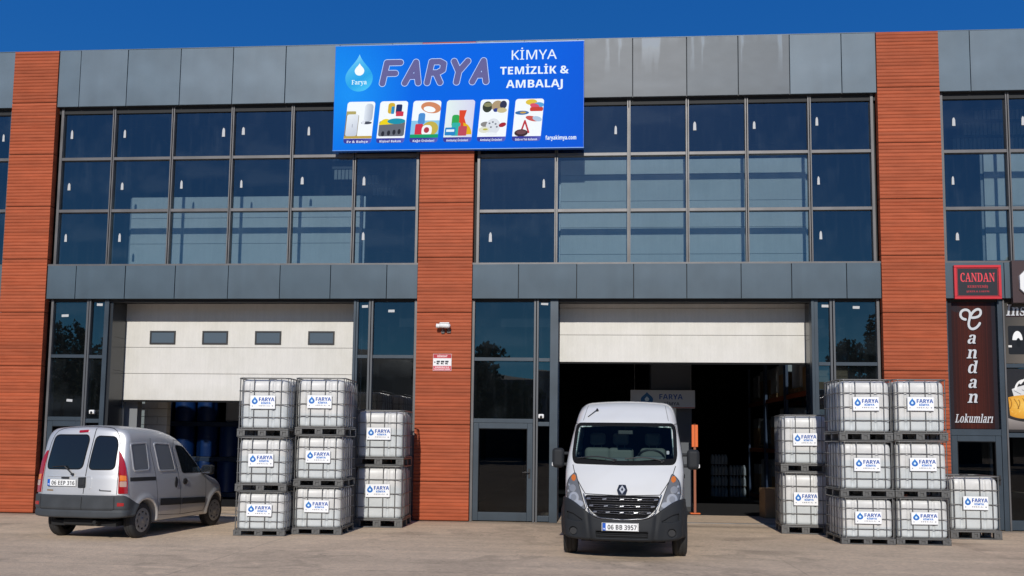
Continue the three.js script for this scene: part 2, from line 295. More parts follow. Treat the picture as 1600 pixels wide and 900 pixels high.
// lower glazing beside the doors
M.post = mat(0.095, 0.1, 0.108, 0.45, 0.2);
const lower = G(bld, 'side_glazing'), LG = -0.16;
const post = (x0, x1, y0, y1, m = M.frame, z0 = -0.3, z1 = -0.1) => P(lower, 'post', rbox(x0, x1, y0, y1, z0, z1, 0.005, 1), m);
const rail = (x0, x1, y, h = 0.07, z1 = -0.106) => P(lower, 'rail', rbox(x0, x1, y - h / 2, y + h / 2, -0.28, z1, 0.005, 1), M.frame);
const pane = (x0, x1, y0, y1, m = M.shopGlass) => { const o = P(lower, 'pane', paneShape(x1 - x0, y1 - y0), m); o.position.set((x0 + x1) / 2, (y0 + y1) / 2, LG); o.rotation.set(rr(-0.004, 0.004), rr(-0.005, 0.005), 0); return o; };
const BT = H.bandB + 0.002;
function lights(x0, x1, y0, y1, y2) { pane(x0, x1, y2 + 0.04, BT); rail(x0, x1, y2, 0.075); pane(x0, x1, y1 + 0.045, y2 - 0.04); rail(x0, x1, y1, 0.09); if (y0 !== null) { pane(x0, x1, y0 + 0.12, y1 - 0.045, M.doorGlass); rail(x0, x1, y0 + 0.06, 0.12); } }
const splitPost = (x, y0, m = M.post) => { post(x - 0.055, x - 0.008, y0, BT, m); post(x + 0.008, x + 0.05, y0, BT, m, -0.3, -0.092); };
function entrance(x0, x1, top) { // glazed door leaf in its frame
  const d = G(bld, 'entrance_door'), a = 0.115;
  P(d, 'door_frame', merge([rbox(x0, x0 + a, 0.02, top, -0.25, -0.108, 0.006, 1), rbox(x1 - a, x1, 0.02, top, -0.25, -0.108, 0.006, 1), rbox(x0 + a, x1 - a, top - a, top, -0.25, -0.109, 0.006, 1), rbox(x0 + a, x1 - a, 0.02, 0.2, -0.25, -0.109, 0.006, 1)]), M.frame);
  const g = P(d, 'pane', plane(x1 - x0 - 2 * a, top - a - 0.2), M.doorGlass); g.position.set((x0 + x1) / 2, (top - a + 0.2) / 2, -0.17);
  P(d, 'gasket', merge([box(x0 + a, x0 + a + 0.014, 0.2, top - a, -0.2, -0.112), box(x1 - a - 0.014, x1 - a, 0.2, top - a, -0.2, -0.112), box(x0 + a + 0.014, x1 - a - 0.014, top - a - 0.014, top - a, -0.2, -0.112), box(x0 + a + 0.014, x1 - a - 0.014, 0.2, 0.214, -0.2, -0.112)]), M.rubber);
  P(d, 'handle', merge([rbox(x1 - 0.085, x1 - 0.045, 0.93, 1.13, -0.108, -0.088, 0.006), rod(V(x1 - 0.065, 1.05, -0.09), V(x1 - 0.065, 1.05, -0.045), 0.011, 8), rod(V(x1 - 0.06, 1.05, -0.045), V(x1 - 0.21, 1.05, -0.045), 0.012, 8)]), M.black);
}
// bay with the raised plain door: glazing on its left with the entrance, on its right a narrow strip
post(-2.475, -2.42, 0, BT, M.mullion); lights(-2.418, -1.137, null, 2.14, 3.465); splitPost(-1.08, 0); lights(-1.028, -0.785, 0.02, 2.08, 3.455); post(-0.783, -0.61, 0, BT); entrance(-2.415, -1.14, 2.09);
post(4.72, 4.78, 0, BT); post(4.783, 4.86, 0, BT, M.frame, -0.3, -0.115); lights(4.862, 5.1, 0.02, 2.05, 3.4); splitPost(5.157, 0); lights(5.21, 6.06, 0.02, 2.05, 3.4); post(6.062, 6.12, 0, BT, M.mullion);
// bay with the windowed door
post(-12.04, -11.985, 0, BT, M.mullion); lights(-11.983, -11.207, null, 2.09, 3.49); splitPost(-11.15, 0); lights(-11.098, -10.79, 0.02, 2.05, 3.48); post(-10.788, -10.685, 0, BT); post(-10.683, -10.615, 0, BT, M.jamb, -0.3, -0.16); entrance(-11.98, -11.21, 2.04);
post(-5.1, -5.045, 0, BT); post(-5.042, -4.995, 0, BT, M.frame, -0.3, -0.115); lights(-4.993, -4.765, 0.02, 2.05, 3.51); splitPost(-4.71, 0); lights(-4.657, -3.75, 0.02, 2.05, 3.51); post(-3.748, -3.69, 0, BT, M.mullion);
// far left bay
post(-13.3, -13.2, 0, BT, M.mullion); lights(-15.2, -13.302, 0.02, 2.1, 3.5); post(-15.3, -15.202, 0, BT); lights(-21.8, -15.302, 0.02, 2.1, 3.5); post(-21.9, -21.802, 0, BT);
// jambs of the door recesses
const jamb = (x0, x1) => { const r = G(bld, 'door_recess'); for (const [y0, y1] of [[0.01, 1.2], [1.206, 2.4], [2.406, 3.2], [3.206, 3.95], [3.956, H.bandB]]) { P(r, 'jamb_panel', box(x0 - 0.02, x0, y0, y1, -0.795, -0.302), M.jamb); P(r, 'jamb_panel', box(x1, x1 + 0.02, y0, y1, -0.795, -0.302), M.jamb); } };
jamb(-10.62, -5.098); jamb(-0.63, 4.745);
// small stick-on labels at the heads of the side panes
const slip = box(-0.075, 0.075, -0.028, 0.028, 0, 0.002);
for (const [x, y] of [[-11.73, 4.41], [-10.93, 4.66], [-11.52, 2.5], [-4.86, 4.62], [-4.27, 4.52], [-0.91, 4.68], [5.02, 4.63], [5.66, 4.6]]) { const o = P(lower, 'sticker', slip, M.sticker); o.position.set(x, y, -0.155); o.rotation.z = rr(-0.1, 0.06); o.scale.x = rr(0.8, 1.1); }

// shop at the right end: glazing bars, entrance, signs set in the panes
post(7.44, 7.5, 0, BT, M.frame); post(8.5, 8.6, 0, BT, M.frame); post(8.605, 8.64, 0, BT, M.mullion, -0.3, -0.095);
rail(7.502, 8.498, 2.0, 0.13); pane(7.502, 8.498, 2.07, BT); entrance(7.505, 8.495, 1.93);
pane(8.642, 10.4, 3.42, BT); rail(8.642, 10.4, 3.38, 0.08); pane(8.642, 10.4, 2.0, 3.34); rail(8.642, 10.4, 1.95, 0.09); pane(8.642, 10.4, 0.2, 1.9, M.doorGlass); rail(8.642, 10.4, 0.12, 0.2);
post(10.402, 10.5, 0, BT); lights(10.502, 16.2, 0.02, 2.0, 3.4); post(16.202, 16.3, 0, BT);

const STEPS = [[8.8, 9.36, 9.9, 9.12], [8.54, 9.06, 9.9, 8.76], [8.3, 8.7, 9.9, 8.36], [-6.1, 8.6, -5.5, 8.36], [-6.05, 8.15, -5.48, 7.9], [-5.5, 8.0, -4.95, 7.78], [-5.1, 7.69, -4.55, 7.5]];
M.corrugated = mat(0.3, 0.3, 0.29, 0.6);
// shell behind the front
const shell = G(bld, 'warehouse_shell');
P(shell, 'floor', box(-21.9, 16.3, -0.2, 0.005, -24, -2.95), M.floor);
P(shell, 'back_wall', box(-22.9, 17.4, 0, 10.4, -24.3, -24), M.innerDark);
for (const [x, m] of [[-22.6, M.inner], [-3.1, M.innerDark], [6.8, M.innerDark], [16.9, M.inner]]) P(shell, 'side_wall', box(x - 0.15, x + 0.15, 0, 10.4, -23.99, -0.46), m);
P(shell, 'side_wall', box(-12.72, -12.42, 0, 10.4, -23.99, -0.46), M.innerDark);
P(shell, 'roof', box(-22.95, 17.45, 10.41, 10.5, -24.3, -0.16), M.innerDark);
for (const [x0, x1] of [[-12.41, -3.26], [-2.94, 6.64]]) { P(shell, 'sun_blocking_slab', box(x0, x1, 4.72, 4.95, -23.98, -4.6), M.innerDark); for (let z = -3; z > -23; z -= 4) P(shell, 'roof_beam', box(x0, x1, 9.75, 10.35, z - 0.12, z + 0.12), M.innerDark); }  // the slab is unseen, added to keep sun off the deep interior
for (const [x0, y1, x1, y0] of STEPS) { const g = []; for (let x = x0; x < x1 - 0.03; x += 0.09) g.push(rbox(x, Math.min(x + 0.075, x1), y0, y1, -1.63, -1.6, 0.008, 1)); P(shell, 'corrugated_panel', merge(g), M.corrugated); P(shell, 'panel_rail', box(x0 - 0.05, x1, y1 + 0.003, y1 + 0.06, -1.66, -1.57), M.soffit); }
P(shell, 'threshold', merge([box(-0.57, 4.7, 0.001, 0.012, -0.75, -0.66), box(-10.59, -5.12, 0.001, 0.012, -0.75, -0.66)]), M.steel);
const ww = G(bld, 'block_wall'); // white block wall just inside the left door
for (let r = 0; r < 14; r++) for (let c = 0; c < 2; c++) { const off = r % 2 ? -0.13 : 0.13, x0 = -10.93 + (c ? 0.36 + off : 0), x1 = c ? -10.2 : -10.93 + 0.354 + off; P(ww, 'block', rbox(x0, x1, r * 0.2 + 0.008, r * 0.2 + 0.2, -2.4, -2.2, 0.006, 1), M.brick); }
P(shell, 'door_post', box(-10.79, -10.41, 0.01, 4.6, -1.32, -1.1), mat(0.2, 0.21, 0.22, 0.6));

// ---------- printed faces ----------
const drop = (c, x, y, r, h) => { c.beginPath(); c.moveTo(x, y - h); c.bezierCurveTo(x + r * 0.25, y - h * 0.55, x + r, y - r * 0.55, x + r, y + r * 0.12); c.arc(x, y + r * 0.12, r, 0, Math.PI); c.bezierCurveTo(x - r, y - r * 0.55, x - r * 0.25, y - h * 0.55, x, y - h); c.closePath(); };
function rrect(c, x, y, w, h, r) { c.beginPath(); c.moveTo(x + r, y); c.arcTo(x + w, y, x + w, y + h, r); c.arcTo(x + w, y + h, x, y + h, r); c.arcTo(x, y + h, x, y, r); c.arcTo(x, y, x + w, y, r); c.closePath(); }
function text(c, s, x, y, size, color, font = 'bold', width, fam = 'sans-serif', align = 'center') {
  c.font = `${font} ${size}px ${fam}`; c.textAlign = align; c.textBaseline = 'middle'; c.fillStyle = color;
  const w = c.measureText(s).width, k = width ? width / w : 1; c.save(); c.translate(x, y); c.scale(k, 1); c.fillText(s, 0, 0); c.restore();
}
const lin = (c, x0, y0, x1, y1, ...st) => { const g = c.createLinearGradient(x0, y0, x1, y1); st.forEach((s, i) => g.addColorStop(i / (st.length - 1), s)); return g; };
function roundLetters(c, word, x, y, w, h, gap, lw) { // soft, slanted round-ended capitals
  const L = { F: [[[0, 1], [0, 0], [1, 0]], [[0, 0.52], [0.8, 0.52]]], A: [[[0, 1], [0.5, 0], [1, 1]], [[0.24, 0.68], [0.76, 0.68]]], R: [[[0, 1], [0, 0], [0.6, 0], [0.92, 0.1], [0.95, 0.4], [0.6, 0.54], [0.05, 0.54]], [[0.5, 0.56], [0.95, 1]]], Y: [[[0, 0], [0.5, 0.5], [1, 0]], [[0.5, 0.5], [0.5, 1]]] };
  for (const [width, col] of [[lw + 14, '#cfe0ff'], [lw + 4, '#3f4f9f'], [lw, '#6a6699']]) {
    c.strokeStyle = col; c.lineWidth = width; c.lineCap = c.lineJoin = 'round';
    [...word].forEach((ch, i) => { for (const st of L[ch]) { c.beginPath(); st.forEach(([a, b], k) => { const px = x + i * (w + gap) + a * w - (b - 1) * h * 0.2 , py = y + b * h; k ? c.lineTo(px, py) : c.moveTo(px, py); }); c.stroke(); } });
  }
}
const bannerTex = canvasTex(2048, 888, (c, W, HH) => {
  c.fillStyle = lin(c, 0, 0, W, HH, '#0a80e8', '#0068e4', '#0064e2', '#0a58d4'); c.fillRect(0, 0, W, HH);
  const b = c.createRadialGradient(150, 420, 10, 150, 420, 520); b.addColorStop(0, 'rgba(40,170,255,.55)'); b.addColorStop(1, 'rgba(40,170,255,0)'); c.fillStyle = b; c.fillRect(0, 0, 900, HH);
  drop(c, 202, 262, 115, 190); c.fillStyle = lin(c, 100, 60, 300, 380, '#c8f2ff', '#55bdf0', '#2aa6e8', '#56cdf8'); c.fill();
  drop(c, 204, 210, 40, 62); c.fillStyle = '#fff'; c.fill();
  text(c, 'Farya', 204, 312, 52, '#eafaff', 'bold', 130, 'serif');
  roundLetters(c, 'FARYA', 398, 150, 112, 176, 74, 44);
  text(c, 'KİMYA', 1640, 108, 112, '#f4f8ff', 'normal', 380); text(c, 'TEMİZLİK &', 1648, 238, 90, '#f4f8ff', 'bold', 560); text(c, 'AMBALAJ', 1654, 352, 92, '#f4f8ff', 'bold', 470);
  text(c, 'faryakimya.com', 1868, 806, 46, '#fff', 'bold', 250);
  const cards = [[100, 'Ev & Bahçe'], [373, 'Kişisel Bakım'], [648, 'Kağıt Ürünleri'], [925, 'Ambalaj Ürünleri'], [1202, 'Ambalaj Ürünleri'], [1486, 'Gıda ve Tek Kullanım']];
  cards.forEach(([x, cap], i) => {
    c.save(); c.transform(1, 0, -0.085, 1, 0.085 * 640, 0); c.translate(x, 478);
    rrect(c, 0, 0, 232, 352, 24); c.clip(); c.fillStyle = '#fbfbfd'; c.fillRect(0, 0, 232, 352);
    const el = (X, Y, a, b2, col, rot = 0) => { c.fillStyle = col; c.beginPath(); c.ellipse(X, Y, a, b2, rot, 0, 7); c.fill(); }, rc = (X, Y, w, h, r, col) => { c.fillStyle = col; rrect(c, X, Y, w, h, r); c.fill(); };
    if (i === 0) { rc(-10, 80, 90, 40, 10, '#b9a86a'); rc(0, 110, 108, 190, 14, '#8d7a55'); rc(8, 106, 96, 184, 16, lin(c, 0, 100, 110, 290, '#f3f4f8', '#c9ccd8')); rc(150, 18, 70, 152, 30, lin(c, 150, 0, 220, 0, '#e8ebf2', '#b4b9c6')); el(176, 180, 44, 12, '#4b4f5c'); el(150, 176, 14, 16, '#e9e9ef'); rc(0, 290, 232, 20, 4, '#c2a24f'); c.strokeStyle = '#8c90a0'; c.lineWidth = 4; c.beginPath(); c.moveTo(60, 190); c.lineTo(60, 215); c.stroke(); }
    if (i === 1) { rc(70, 14, 56, 92, 22, '#d9b238'); rc(98, 44, 26, 64, 8, '#2b8fc4'); rc(136, 28, 50, 80, 12, '#22305f'); rc(140, 88, 62, 40, 6, '#d23850'); rc(10, 166, 214, 130, 18, '#6a6c76'); c.fillStyle = '#f3d51e'; c.beginPath(); c.moveTo(10, 190); c.quadraticCurveTo(40, 120, 120, 170); c.lineTo(200, 190); c.lineTo(10, 200); c.fill(); el(150, 170, 74, 24, '#1e93ac'); for (const k of [48, 96, 140, 182]) el(k, 280 - k * 0.12, 13, 22, '#2c2e38'); }
    if (i === 2) { rc(0, 168, 232, 140, 4, '#8fc8e8'); el(150, 60, 84, 46, '#d98a62', 0.2); el(140, 74, 50, 24, '#fff', 0.2); rc(54, 104, 56, 96, 20, '#4e8fd0'); rc(36, 196, 64, 96, 10, '#d5354a'); el(160, 236, 66, 60, '#c9b24e'); rc(92, 206, 84, 92, 34, '#fafafa'); el(132, 248, 22, 24, '#b23c46'); c.fillStyle = '#19a06a'; c.fillRect(0, 284, 232, 30); }
    if (i === 3) { c.fillStyle = lin(c, 0, 0, 232, 0, '#e9f3ee', '#ddd8ee'); c.fillRect(0, 0, 232, 320); rc(56, 124, 60, 100, 20, '#35a853'); c.fillStyle = '#e2492f'; c.beginPath(); c.moveTo(110, 86); c.lineTo(170, 86); c.lineTo(156, 150); c.lineTo(180, 214); c.lineTo(180, 300); c.lineTo(108, 300); c.lineTo(116, 170); c.fill(); rc(60, 190, 70, 110, 10, '#35b3a8'); rc(8, 230, 86, 66, 8, '#2785c6'); rc(18, 246, 66, 20, 3, '#eef6fb'); c.fillStyle = '#e8b51e'; c.beginPath(); c.moveTo(150, 190); c.quadraticCurveTo(220, 210, 228, 290); c.lineTo(170, 290); c.fill(); rc(116, 220, 70, 80, 6, '#c24c5c'); }
    if (i === 4) { el(60, 62, 40, 46, '#3a3f35'); el(62, 44, 34, 18, '#8d8a63'); el(140, 56, 46, 46, '#b49a78'); el(188, 46, 28, 34, '#333652'); el(130, 90, 20, 16, '#2f3f88'); el(180, 92, 40, 22, '#d0bd8e'); el(56, 208, 38, 22, '#8f8a86'); el(120, 226, 58, 66, '#e3e3e8'); for (const [k, l] of [[90, 200], [116, 190], [140, 206], [152, 230], [104, 232]]) el(k, l, 8, 7, '#7a7c86'); el(196, 214, 30, 18, '#a82a3a', -0.3); el(50, 254, 44, 26, '#e6e2d0'); el(60, 250, 20, 8, '#c2b84e'); el(110, 290, 50, 14, '#f4f4f6'); }
    if (i === 5) { el(130, 28, 46, 24, '#e6c445'); el(190, 52, 44, 22, '#5aa2d8'); el(160, 60, 40, 20, '#dd5470', 0.3); rc(124, 70, 106, 34, 12, '#cf4438'); el(62, 116, 56, 17, '#3b6fa8'); el(70, 114, 26, 8, '#cfa14a'); el(150, 166, 56, 20, '#d05a52', 0.25); el(190, 168, 40, 20, '#b9cbe0', 0.3); c.strokeStyle = '#c13a44'; c.lineWidth = 14; c.beginPath(); c.moveTo(70, 270); c.lineTo(92, 184); c.lineTo(130, 280); c.stroke(); el(70, 284, 54, 30, '#3d2a30'); el(70, 278, 40, 18, '#6e4a50'); }
    c.fillStyle = lin(c, 0, 306, 232, 352, '#3a3f9a', '#3c3a90', '#5a62c0'); c.fillRect(0, 312, 232, 60); text(c, cap, 116, 338, 26, '#eceeff', 'bold', 180);
    c.restore();
  });
});
const labelTex = canvasTex(512, 288, (c, W, HH) => {
  c.fillStyle = '#f4f5f7'; c.fillRect(0, 0, W, HH);
  drop(c, 92, 122, 62, 104); c.fillStyle = lin(c, 30, 30, 150, 200, '#2f9fe0', '#0d62b8', '#1273c8'); c.fill(); drop(c, 92, 124, 24, 38); c.fillStyle = '#d8f0ff'; c.fill();
  for (const k of [-2, 2]) { text(c, 'FARYA', 334 + k, 84, 116, '#1a4fa3', 'bold', 330); text(c, 'KİMYA', 322 + k, 166, 62, '#2f74c4', 'bold', 200); }
  text(c, 'A M B A L A J', 290, 226, 36, '#33363c', 'bold', 230); c.fillStyle = '#3a4a66'; c.beginPath(); c.arc(44, 232, 11, 0, 7); c.fill(); c.fillStyle = '#70757e'; c.fillRect(450, 216, 28, 22);
});
const hangTex = canvasTex(768, 224, (c, W, HH) => {
  c.fillStyle = '#c6c9cc'; c.fillRect(0, 0, W, HH); c.fillStyle = '#b5482a'; c.fillRect(0, HH - 10, W, 10);
  drop(c, 195, 112, 74, 92); c.fillStyle = '#0f5f9c'; c.fill(); drop(c, 195, 112, 26, 36); c.fillStyle = '#cfe6f2'; c.fill();
  text(c, 'FARYA', 480, 82, 92, '#2b4f9c', 'bold', 290); text(c, 'KİMYA', 490, 170, 56, '#3c4452', 'bold', 190);
});
const plateTex = (s) => canvasTex(512, 112, (c, W, HH) => { c.fillStyle = '#f2f3f2'; rrect(c, 0, 0, W, HH, 10); c.fill(); c.fillStyle = '#1559c0'; c.fillRect(0, 0, 50, HH); text(c, 'TR', 25, 84, 26, '#fff', 'bold'); text(c, s, 284, 60, 92, '#16171a', 'bold', 420); c.strokeStyle = '#222'; c.lineWidth = 5; c.strokeRect(2, 2, W - 4, HH - 4); });
const candanTex = canvasTex(768, 560, (c, W, HH) => {
  c.fillStyle = '#1c1f26'; c.fillRect(0, 0, W, HH); text(c, 'CANDAN', W / 2, 190, 240, '#e2404a', 'bold', 640, 'serif');
  text(c, 'KURUYEMİŞ', W / 2, 366, 62, '#c8303a', 'bold', 380, 'serif'); text(c, 'ŞEKER & LOKUM', W / 2, 462, 44, '#c8303a', 'bold', 420, 'serif');
});
const script = (c, s, x, y, size, w) => { c.save(); c.translate(x, y); c.transform(1, 0, -0.22, 1, 0, 0); c.lineJoin = 'round'; c.font = `bold ${size}px serif`; c.textAlign = 'center'; c.textBaseline = 'middle'; const k = w ? w / c.measureText(s).width : 1; c.scale(k, 1); c.strokeStyle = '#2b1512'; c.lineWidth = size * 0.1; c.strokeText(s, 4, 5); c.fillStyle = '#c9ccd0'; c.fillText(s, 0, 0); c.restore(); };
const shopTex = canvasTex(512, 1320, (c, W, HH) => {
  c.fillStyle = lin(c, 0, 0, W, 0, '#26181a', '#3d1c16', '#4a2118', '#3d1c17', '#241618'); c.fillRect(0, 0, W, HH);
  for (let i = 0; i < 90; i++) { c.fillStyle = `rgba(${rnd() < 0.5 ? '20,8,6' : '120,50,34'},${rr(0.05, 0.22)})`; c.fillRect(rr(60, 440), 0, rr(1, 6), HH); }
  c.fillStyle = 'rgba(40,44,52,.6)'; c.fillRect(0, 0, 46, HH); c.fillRect(470, 0, 42, HH); c.beginPath(); c.ellipse(110, 90, 66, 34, 0.2, 0, 7); c.fill();
  for (const [w, col, o] of [[40, '#2b1512', 4], [26, '#c9ccd0', 0]]) { c.strokeStyle = col; c.lineWidth = w; c.lineCap = c.lineJoin = 'round'; c.beginPath(); c.moveTo(196 + o, 196 + o); c.bezierCurveTo(120, 190, 130, 90, 206, 96); c.bezierCurveTo(256, 104, 250, 150, 236 + o, 200 + o); c.bezierCurveTo(200, 320, 300, 320, 346 + o, 236 + o); c.moveTo(236 + o, 200 + o); c.bezierCurveTo(260, 100, 350, 60, 360, 116); c.bezierCurveTo(362, 160, 320, 180, 262 + o, 178 + o); c.stroke(); }
  'andan'.split('').forEach((ch, i) => script(c, ch, 262 - i * 2, 388 + i * 152, 170));
  script(c, 'Lokumları', 256, 1216, 118, 400);
});
const posterTex = canvasTex(512, 768, (c, W, HH) => {
  c.fillStyle = lin(c, 0, 0, W, HH, '#242326', '#2e2b2a', '#1d1c1e'); c.fillRect(0, 0, W, HH);
  const g = c.createRadialGradient(150, 440, 20, 150, 440, 260); g.addColorStop(0, '#efc05a'); g.addColorStop(0.6, '#d9982c'); g.addColorStop(1, '#8a5a14');
  c.fillStyle = '#d7d6d4'; c.beginPath(); c.moveTo(40, 250); c.quadraticCurveTo(120, 190, 330, 150); c.lineTo(360, 240); c.quadraticCurveTo(220, 330, 60, 370); c.closePath(); c.fill();
  c.fillStyle = g; c.beginPath(); c.moveTo(10, 350); c.quadraticCurveTo(120, 300, 320, 330); c.quadraticCurveTo(380, 470, 250, 580); c.quadraticCurveTo(110, 640, 20, 570); c.closePath(); c.fill();
  c.strokeStyle = 'rgba(130,80,14,.75)'; c.lineWidth = 7; for (let i = 0; i < 9; i++) { c.beginPath(); c.moveTo(20 + i * 34, 360 + (i % 3) * 8); c.quadraticCurveTo(50 + i * 32, 420, 20 + i * 30 + (i % 2) * 40, 490); c.stroke(); }
  for (let i = 0; i < 60; i++) { c.fillStyle = `rgba(255,225,150,${rr(0.1, 0.4)})`; c.beginPath(); c.ellipse(rr(30, 300), rr(360, 560), rr(3, 14), rr(2, 6), rr(0, 3), 0, 7); c.fill(); }
  c.fillStyle = lin(c, 0, 600, 0, 740, '#9b948f', '#6b6461'); c.beginPath(); c.moveTo(0, 600); c.quadraticCurveTo(160, 690, 360, 620); c.lineTo(420, 740); c.lineTo(0, 740); c.fill();
  c.strokeStyle = '#eceae6'; c.lineWidth = 18; c.lineCap = 'round'; c.beginPath(); c.moveTo(70, 250); c.bezierCurveTo(80, 150, 130, 120, 160, 150); c.moveTo(110, 180); c.bezierCurveTo(150, 90, 230, 80, 220, 150); c.stroke(); c.strokeStyle = '#55565a'; c.lineWidth = 6; for (let i = 0; i < 4; i++) { c.beginPath(); c.moveTo(60 + i * 60, 270 - i * 14); c.lineTo(110 + i * 60, 310 - i * 16); c.stroke(); }
});
const glassPrintTex = canvasTex(768, 480, (c, W, HH) => { c.fillStyle = lin(c, 0, 0, W, HH, '#3a3835', '#6b6258', '#4b4844'); c.fillRect(0, 0, W, HH); script(c, 'Insan', 240, 70, 120, 420); c.fillStyle = '#1b1b1d'; rrect(c, 40, 190, 220, 220, 16); c.fill(); c.fillStyle = '#f0f0ee'; c.beginPath(); c.ellipse(150, 300, 60, 70, 0, Math.PI, 0); c.fill(); c.fillStyle = '#111'; c.beginPath(); c.ellipse(160, 320, 26, 36, 0, 0, 7); c.fill(); c.fillStyle = '#e0ddd8'; c.fillRect(40, 340, 40, 16); });
const noticeTex = canvasTex(384, 352, (c, W, HH) => {
  c.fillStyle = '#eceae8'; c.fillRect(0, 0, W, HH); c.fillStyle = '#b3202c'; c.fillRect(0, 0, W, 88); c.fillStyle = '#c9505a'; c.fillRect(0, 250, W, 102); text(c, 'DİKKAT', W / 2, 46, 58, '#f6e6e4', 'bold', 220);
  c.fillStyle = '#22242a'; for (let i = 0; i < 3; i++) { const x = 70 + i * 92; rrect(c, x, 140, 74, 34, 8); c.fill(); c.beginPath(); c.arc(x + 20, 200, 20, 0, 7); c.fill(); c.fillRect(x + 44, 176, 12, 50); } c.fillRect(20, 160, 28, 26);
  text(c, 'KAMERA İLE', W / 2, 280, 36, '#f8ecec', 'bold', 300); text(c, 'İZLENMEKTEDİR', W / 2, 322, 34, '#f8ecec', 'bold', 330);
});
const face = (t, rough = 0.4, extra = {}) => mat(1, 1, 1, rough, 0, { map: t, ...extra });

// ---------- signs on the front ----------
{
  const s = thing('advertising_sign', 'large blue shop sign with water drop, lettering and six product pictures', 'sign', [-2.845, 8.035, 0.02]);
  P(s, 'sign_box', rbox(-2.765, 2.765, 0, 2.4, 0, 0.13, 0.008), mat(0.01, 0.13, 0.6, 0.35));
  P(s, 'sign_face', plane(5.51, 2.38, 0, 1.2, 0.1315), mat(0.85, 0.9, 0.9, 0.7, 0, { map: bannerTex, specularIntensity: 0.12 }));
  P(s, 'edge_strip', merge([box(-2.766, 2.766, 2.386, 2.403, 0.131, 0.136), box(-2.766, 2.766, -0.003, 0.014, 0.131, 0.136)]), mat(0.02, 0.2, 0.6, 0.4));
  const c = thing('shop_sign', 'red framed black board with CANDAN in red letters above the shop window', 'sign', [8.06, 4.755, 0.01]);
  P(c, 'board', rbox(-0.46, 0.46, 0, 0.69, 0, 0.045, 0.005), M.black);
  P(c, 'sign_face', plane(0.84, 0.6, 0, 0.345, 0.0465), face(candanTex));
  const red = mat(0.6, 0.03, 0.04, 0.35); P(c, 'frame', merge([rbox(-0.47, 0.47, 0.645, 0.7, 0, 0.065, 0.008), rbox(-0.47, 0.47, -0.01, 0.045, 0, 0.065, 0.008), rbox(-0.47, -0.415, 0.046, 0.644, 0, 0.065, 0.008), rbox(0.415, 0.47, 0.046, 0.644, 0, 0.065, 0.008)]), red);
  P(c, 'frame_line', merge([box(-0.405, 0.405, 0.628, 0.634, 0.046, 0.05), box(-0.405, 0.405, 0.056, 0.062, 0.046, 0.05), box(-0.405, -0.399, 0.063, 0.627, 0.046, 0.05), box(0.399, 0.405, 0.063, 0.627, 0.046, 0.05)]), red);
  const b = thing('fascia_sign', 'brown sign board with a white octagonal plate, at the edge beside the red framed sign', 'sign', [9.75, 4.66, 0.01]);
  P(b, 'board', rbox(-1.02, 1.02, 0, 0.88, 0, 0.1, 0.006), mat(0.055, 0.03, 0.03, 0.4));
  const oct = new THREE.CylinderGeometry(0.36, 0.36, 0.05, 8); oct.rotateY(Math.PI / 8); oct.rotateX(Math.PI / 2); oct.translate(-0.56, 0.42, 0.128);
  P(b, 'octagon_plate', clean(oct), M.white); P(b, 'emblem', merge([box(-0.68, -0.44, 0.36, 0.4, 0.154, 0.158), box(-0.66, -0.6, 0.42, 0.52, 0.154, 0.158), box(-0.56, -0.46, 0.44, 0.5, 0.154, 0.158)]), M.black);
  const w = thing('window_sign', 'tall wood-look window panel lettered Candan Lokumları in silver script', 'sign', [7.99, 2.075, -0.155]);
  P(w, 'film', box(-0.485, 0.485, 0, 2.67, 0, 0.004), M.black); P(w, 'sign_face', plane(0.97, 2.67, 0, 1.335, 0.0055), face(shopTex, 0.3, { specularIntensity: 0.5 }));
  const p = thing('window_poster', 'food poster with golden pastry in a shop window pane', 'poster', [9.2, 2.02, -0.155]); P(p, 'poster_sheet', box(-0.55, 0.75, 0, 1.3, 0, 0.004), M.black); P(p, 'sign_face', plane(1.3, 1.3, 0.1, 0.65, 0.0055), face(posterTex, 0.3));
  const q = thing('window_print', 'grey printed window film with white lettering above the food poster', 'poster', [9.2, 3.43, -0.155]); P(q, 'print_sheet', box(-0.55, 0.75, 0, 1.3, 0, 0.004), M.black); P(q, 'sign_face', plane(1.3, 1.3, 0.1, 0.65, 0.0055), face(glassPrintTex, 0.3));
  const n = thing('notice_sign', 'small red and white camera warning notice on the middle column', 'sign', [-3.093, 3.195, 0.036]);
  P(n, 'plate', box(-0.2, 0.2, 0, 0.365, 0, 0.008), M.white); P(n, 'sign_face', plane(0.39, 0.355, 0, 0.1825, 0.0095), face(noticeTex));
  const cam = thing('security_camera', 'white bullet camera with two stub arms on the middle column', 'camera', [-3.05, 4.1, 0.03]);
  const by = (g, x, y, z, r) => { g.rotateZ(Math.PI / 2 + r); g.translate(x, y, z); return clean(g); };
  P(cam, 'housing', merge([by(new THREE.CapsuleGeometry(0.055, 0.15, 6, 14), 0.01, 0.06, 0.14, -0.06), rbox(-0.09, 0.12, 0.09, 0.122, 0.08, 0.2, 0.012)]), M.white);
  P(cam, 'lens_hood', by(new THREE.CylinderGeometry(0.05, 0.044, 0.07, 14), -0.13, 0.052, 0.14, -0.06), M.white);
  P(cam, 'lens', by(new THREE.CylinderGeometry(0.03, 0.03, 0.01, 14), -0.168, 0.05, 0.14, -0.06), M.black);
  P(cam, 'bracket', merge([rod(V(-0.04, 0.05, 0.12), V(-0.04, -0.06, 0.02), 0.02, 8), rod(V(0.09, 0.05, 0.12), V(0.09, -0.05, 0.02), 0.026, 8), rbox(-0.075, -0.005, -0.1, -0.02, 0, 0.03, 0.01), rbox(0.05, 0.13, -0.09, -0.01, 0, 0.03, 0.01)]), mat(0.1, 0.1, 0.1, 0.5));
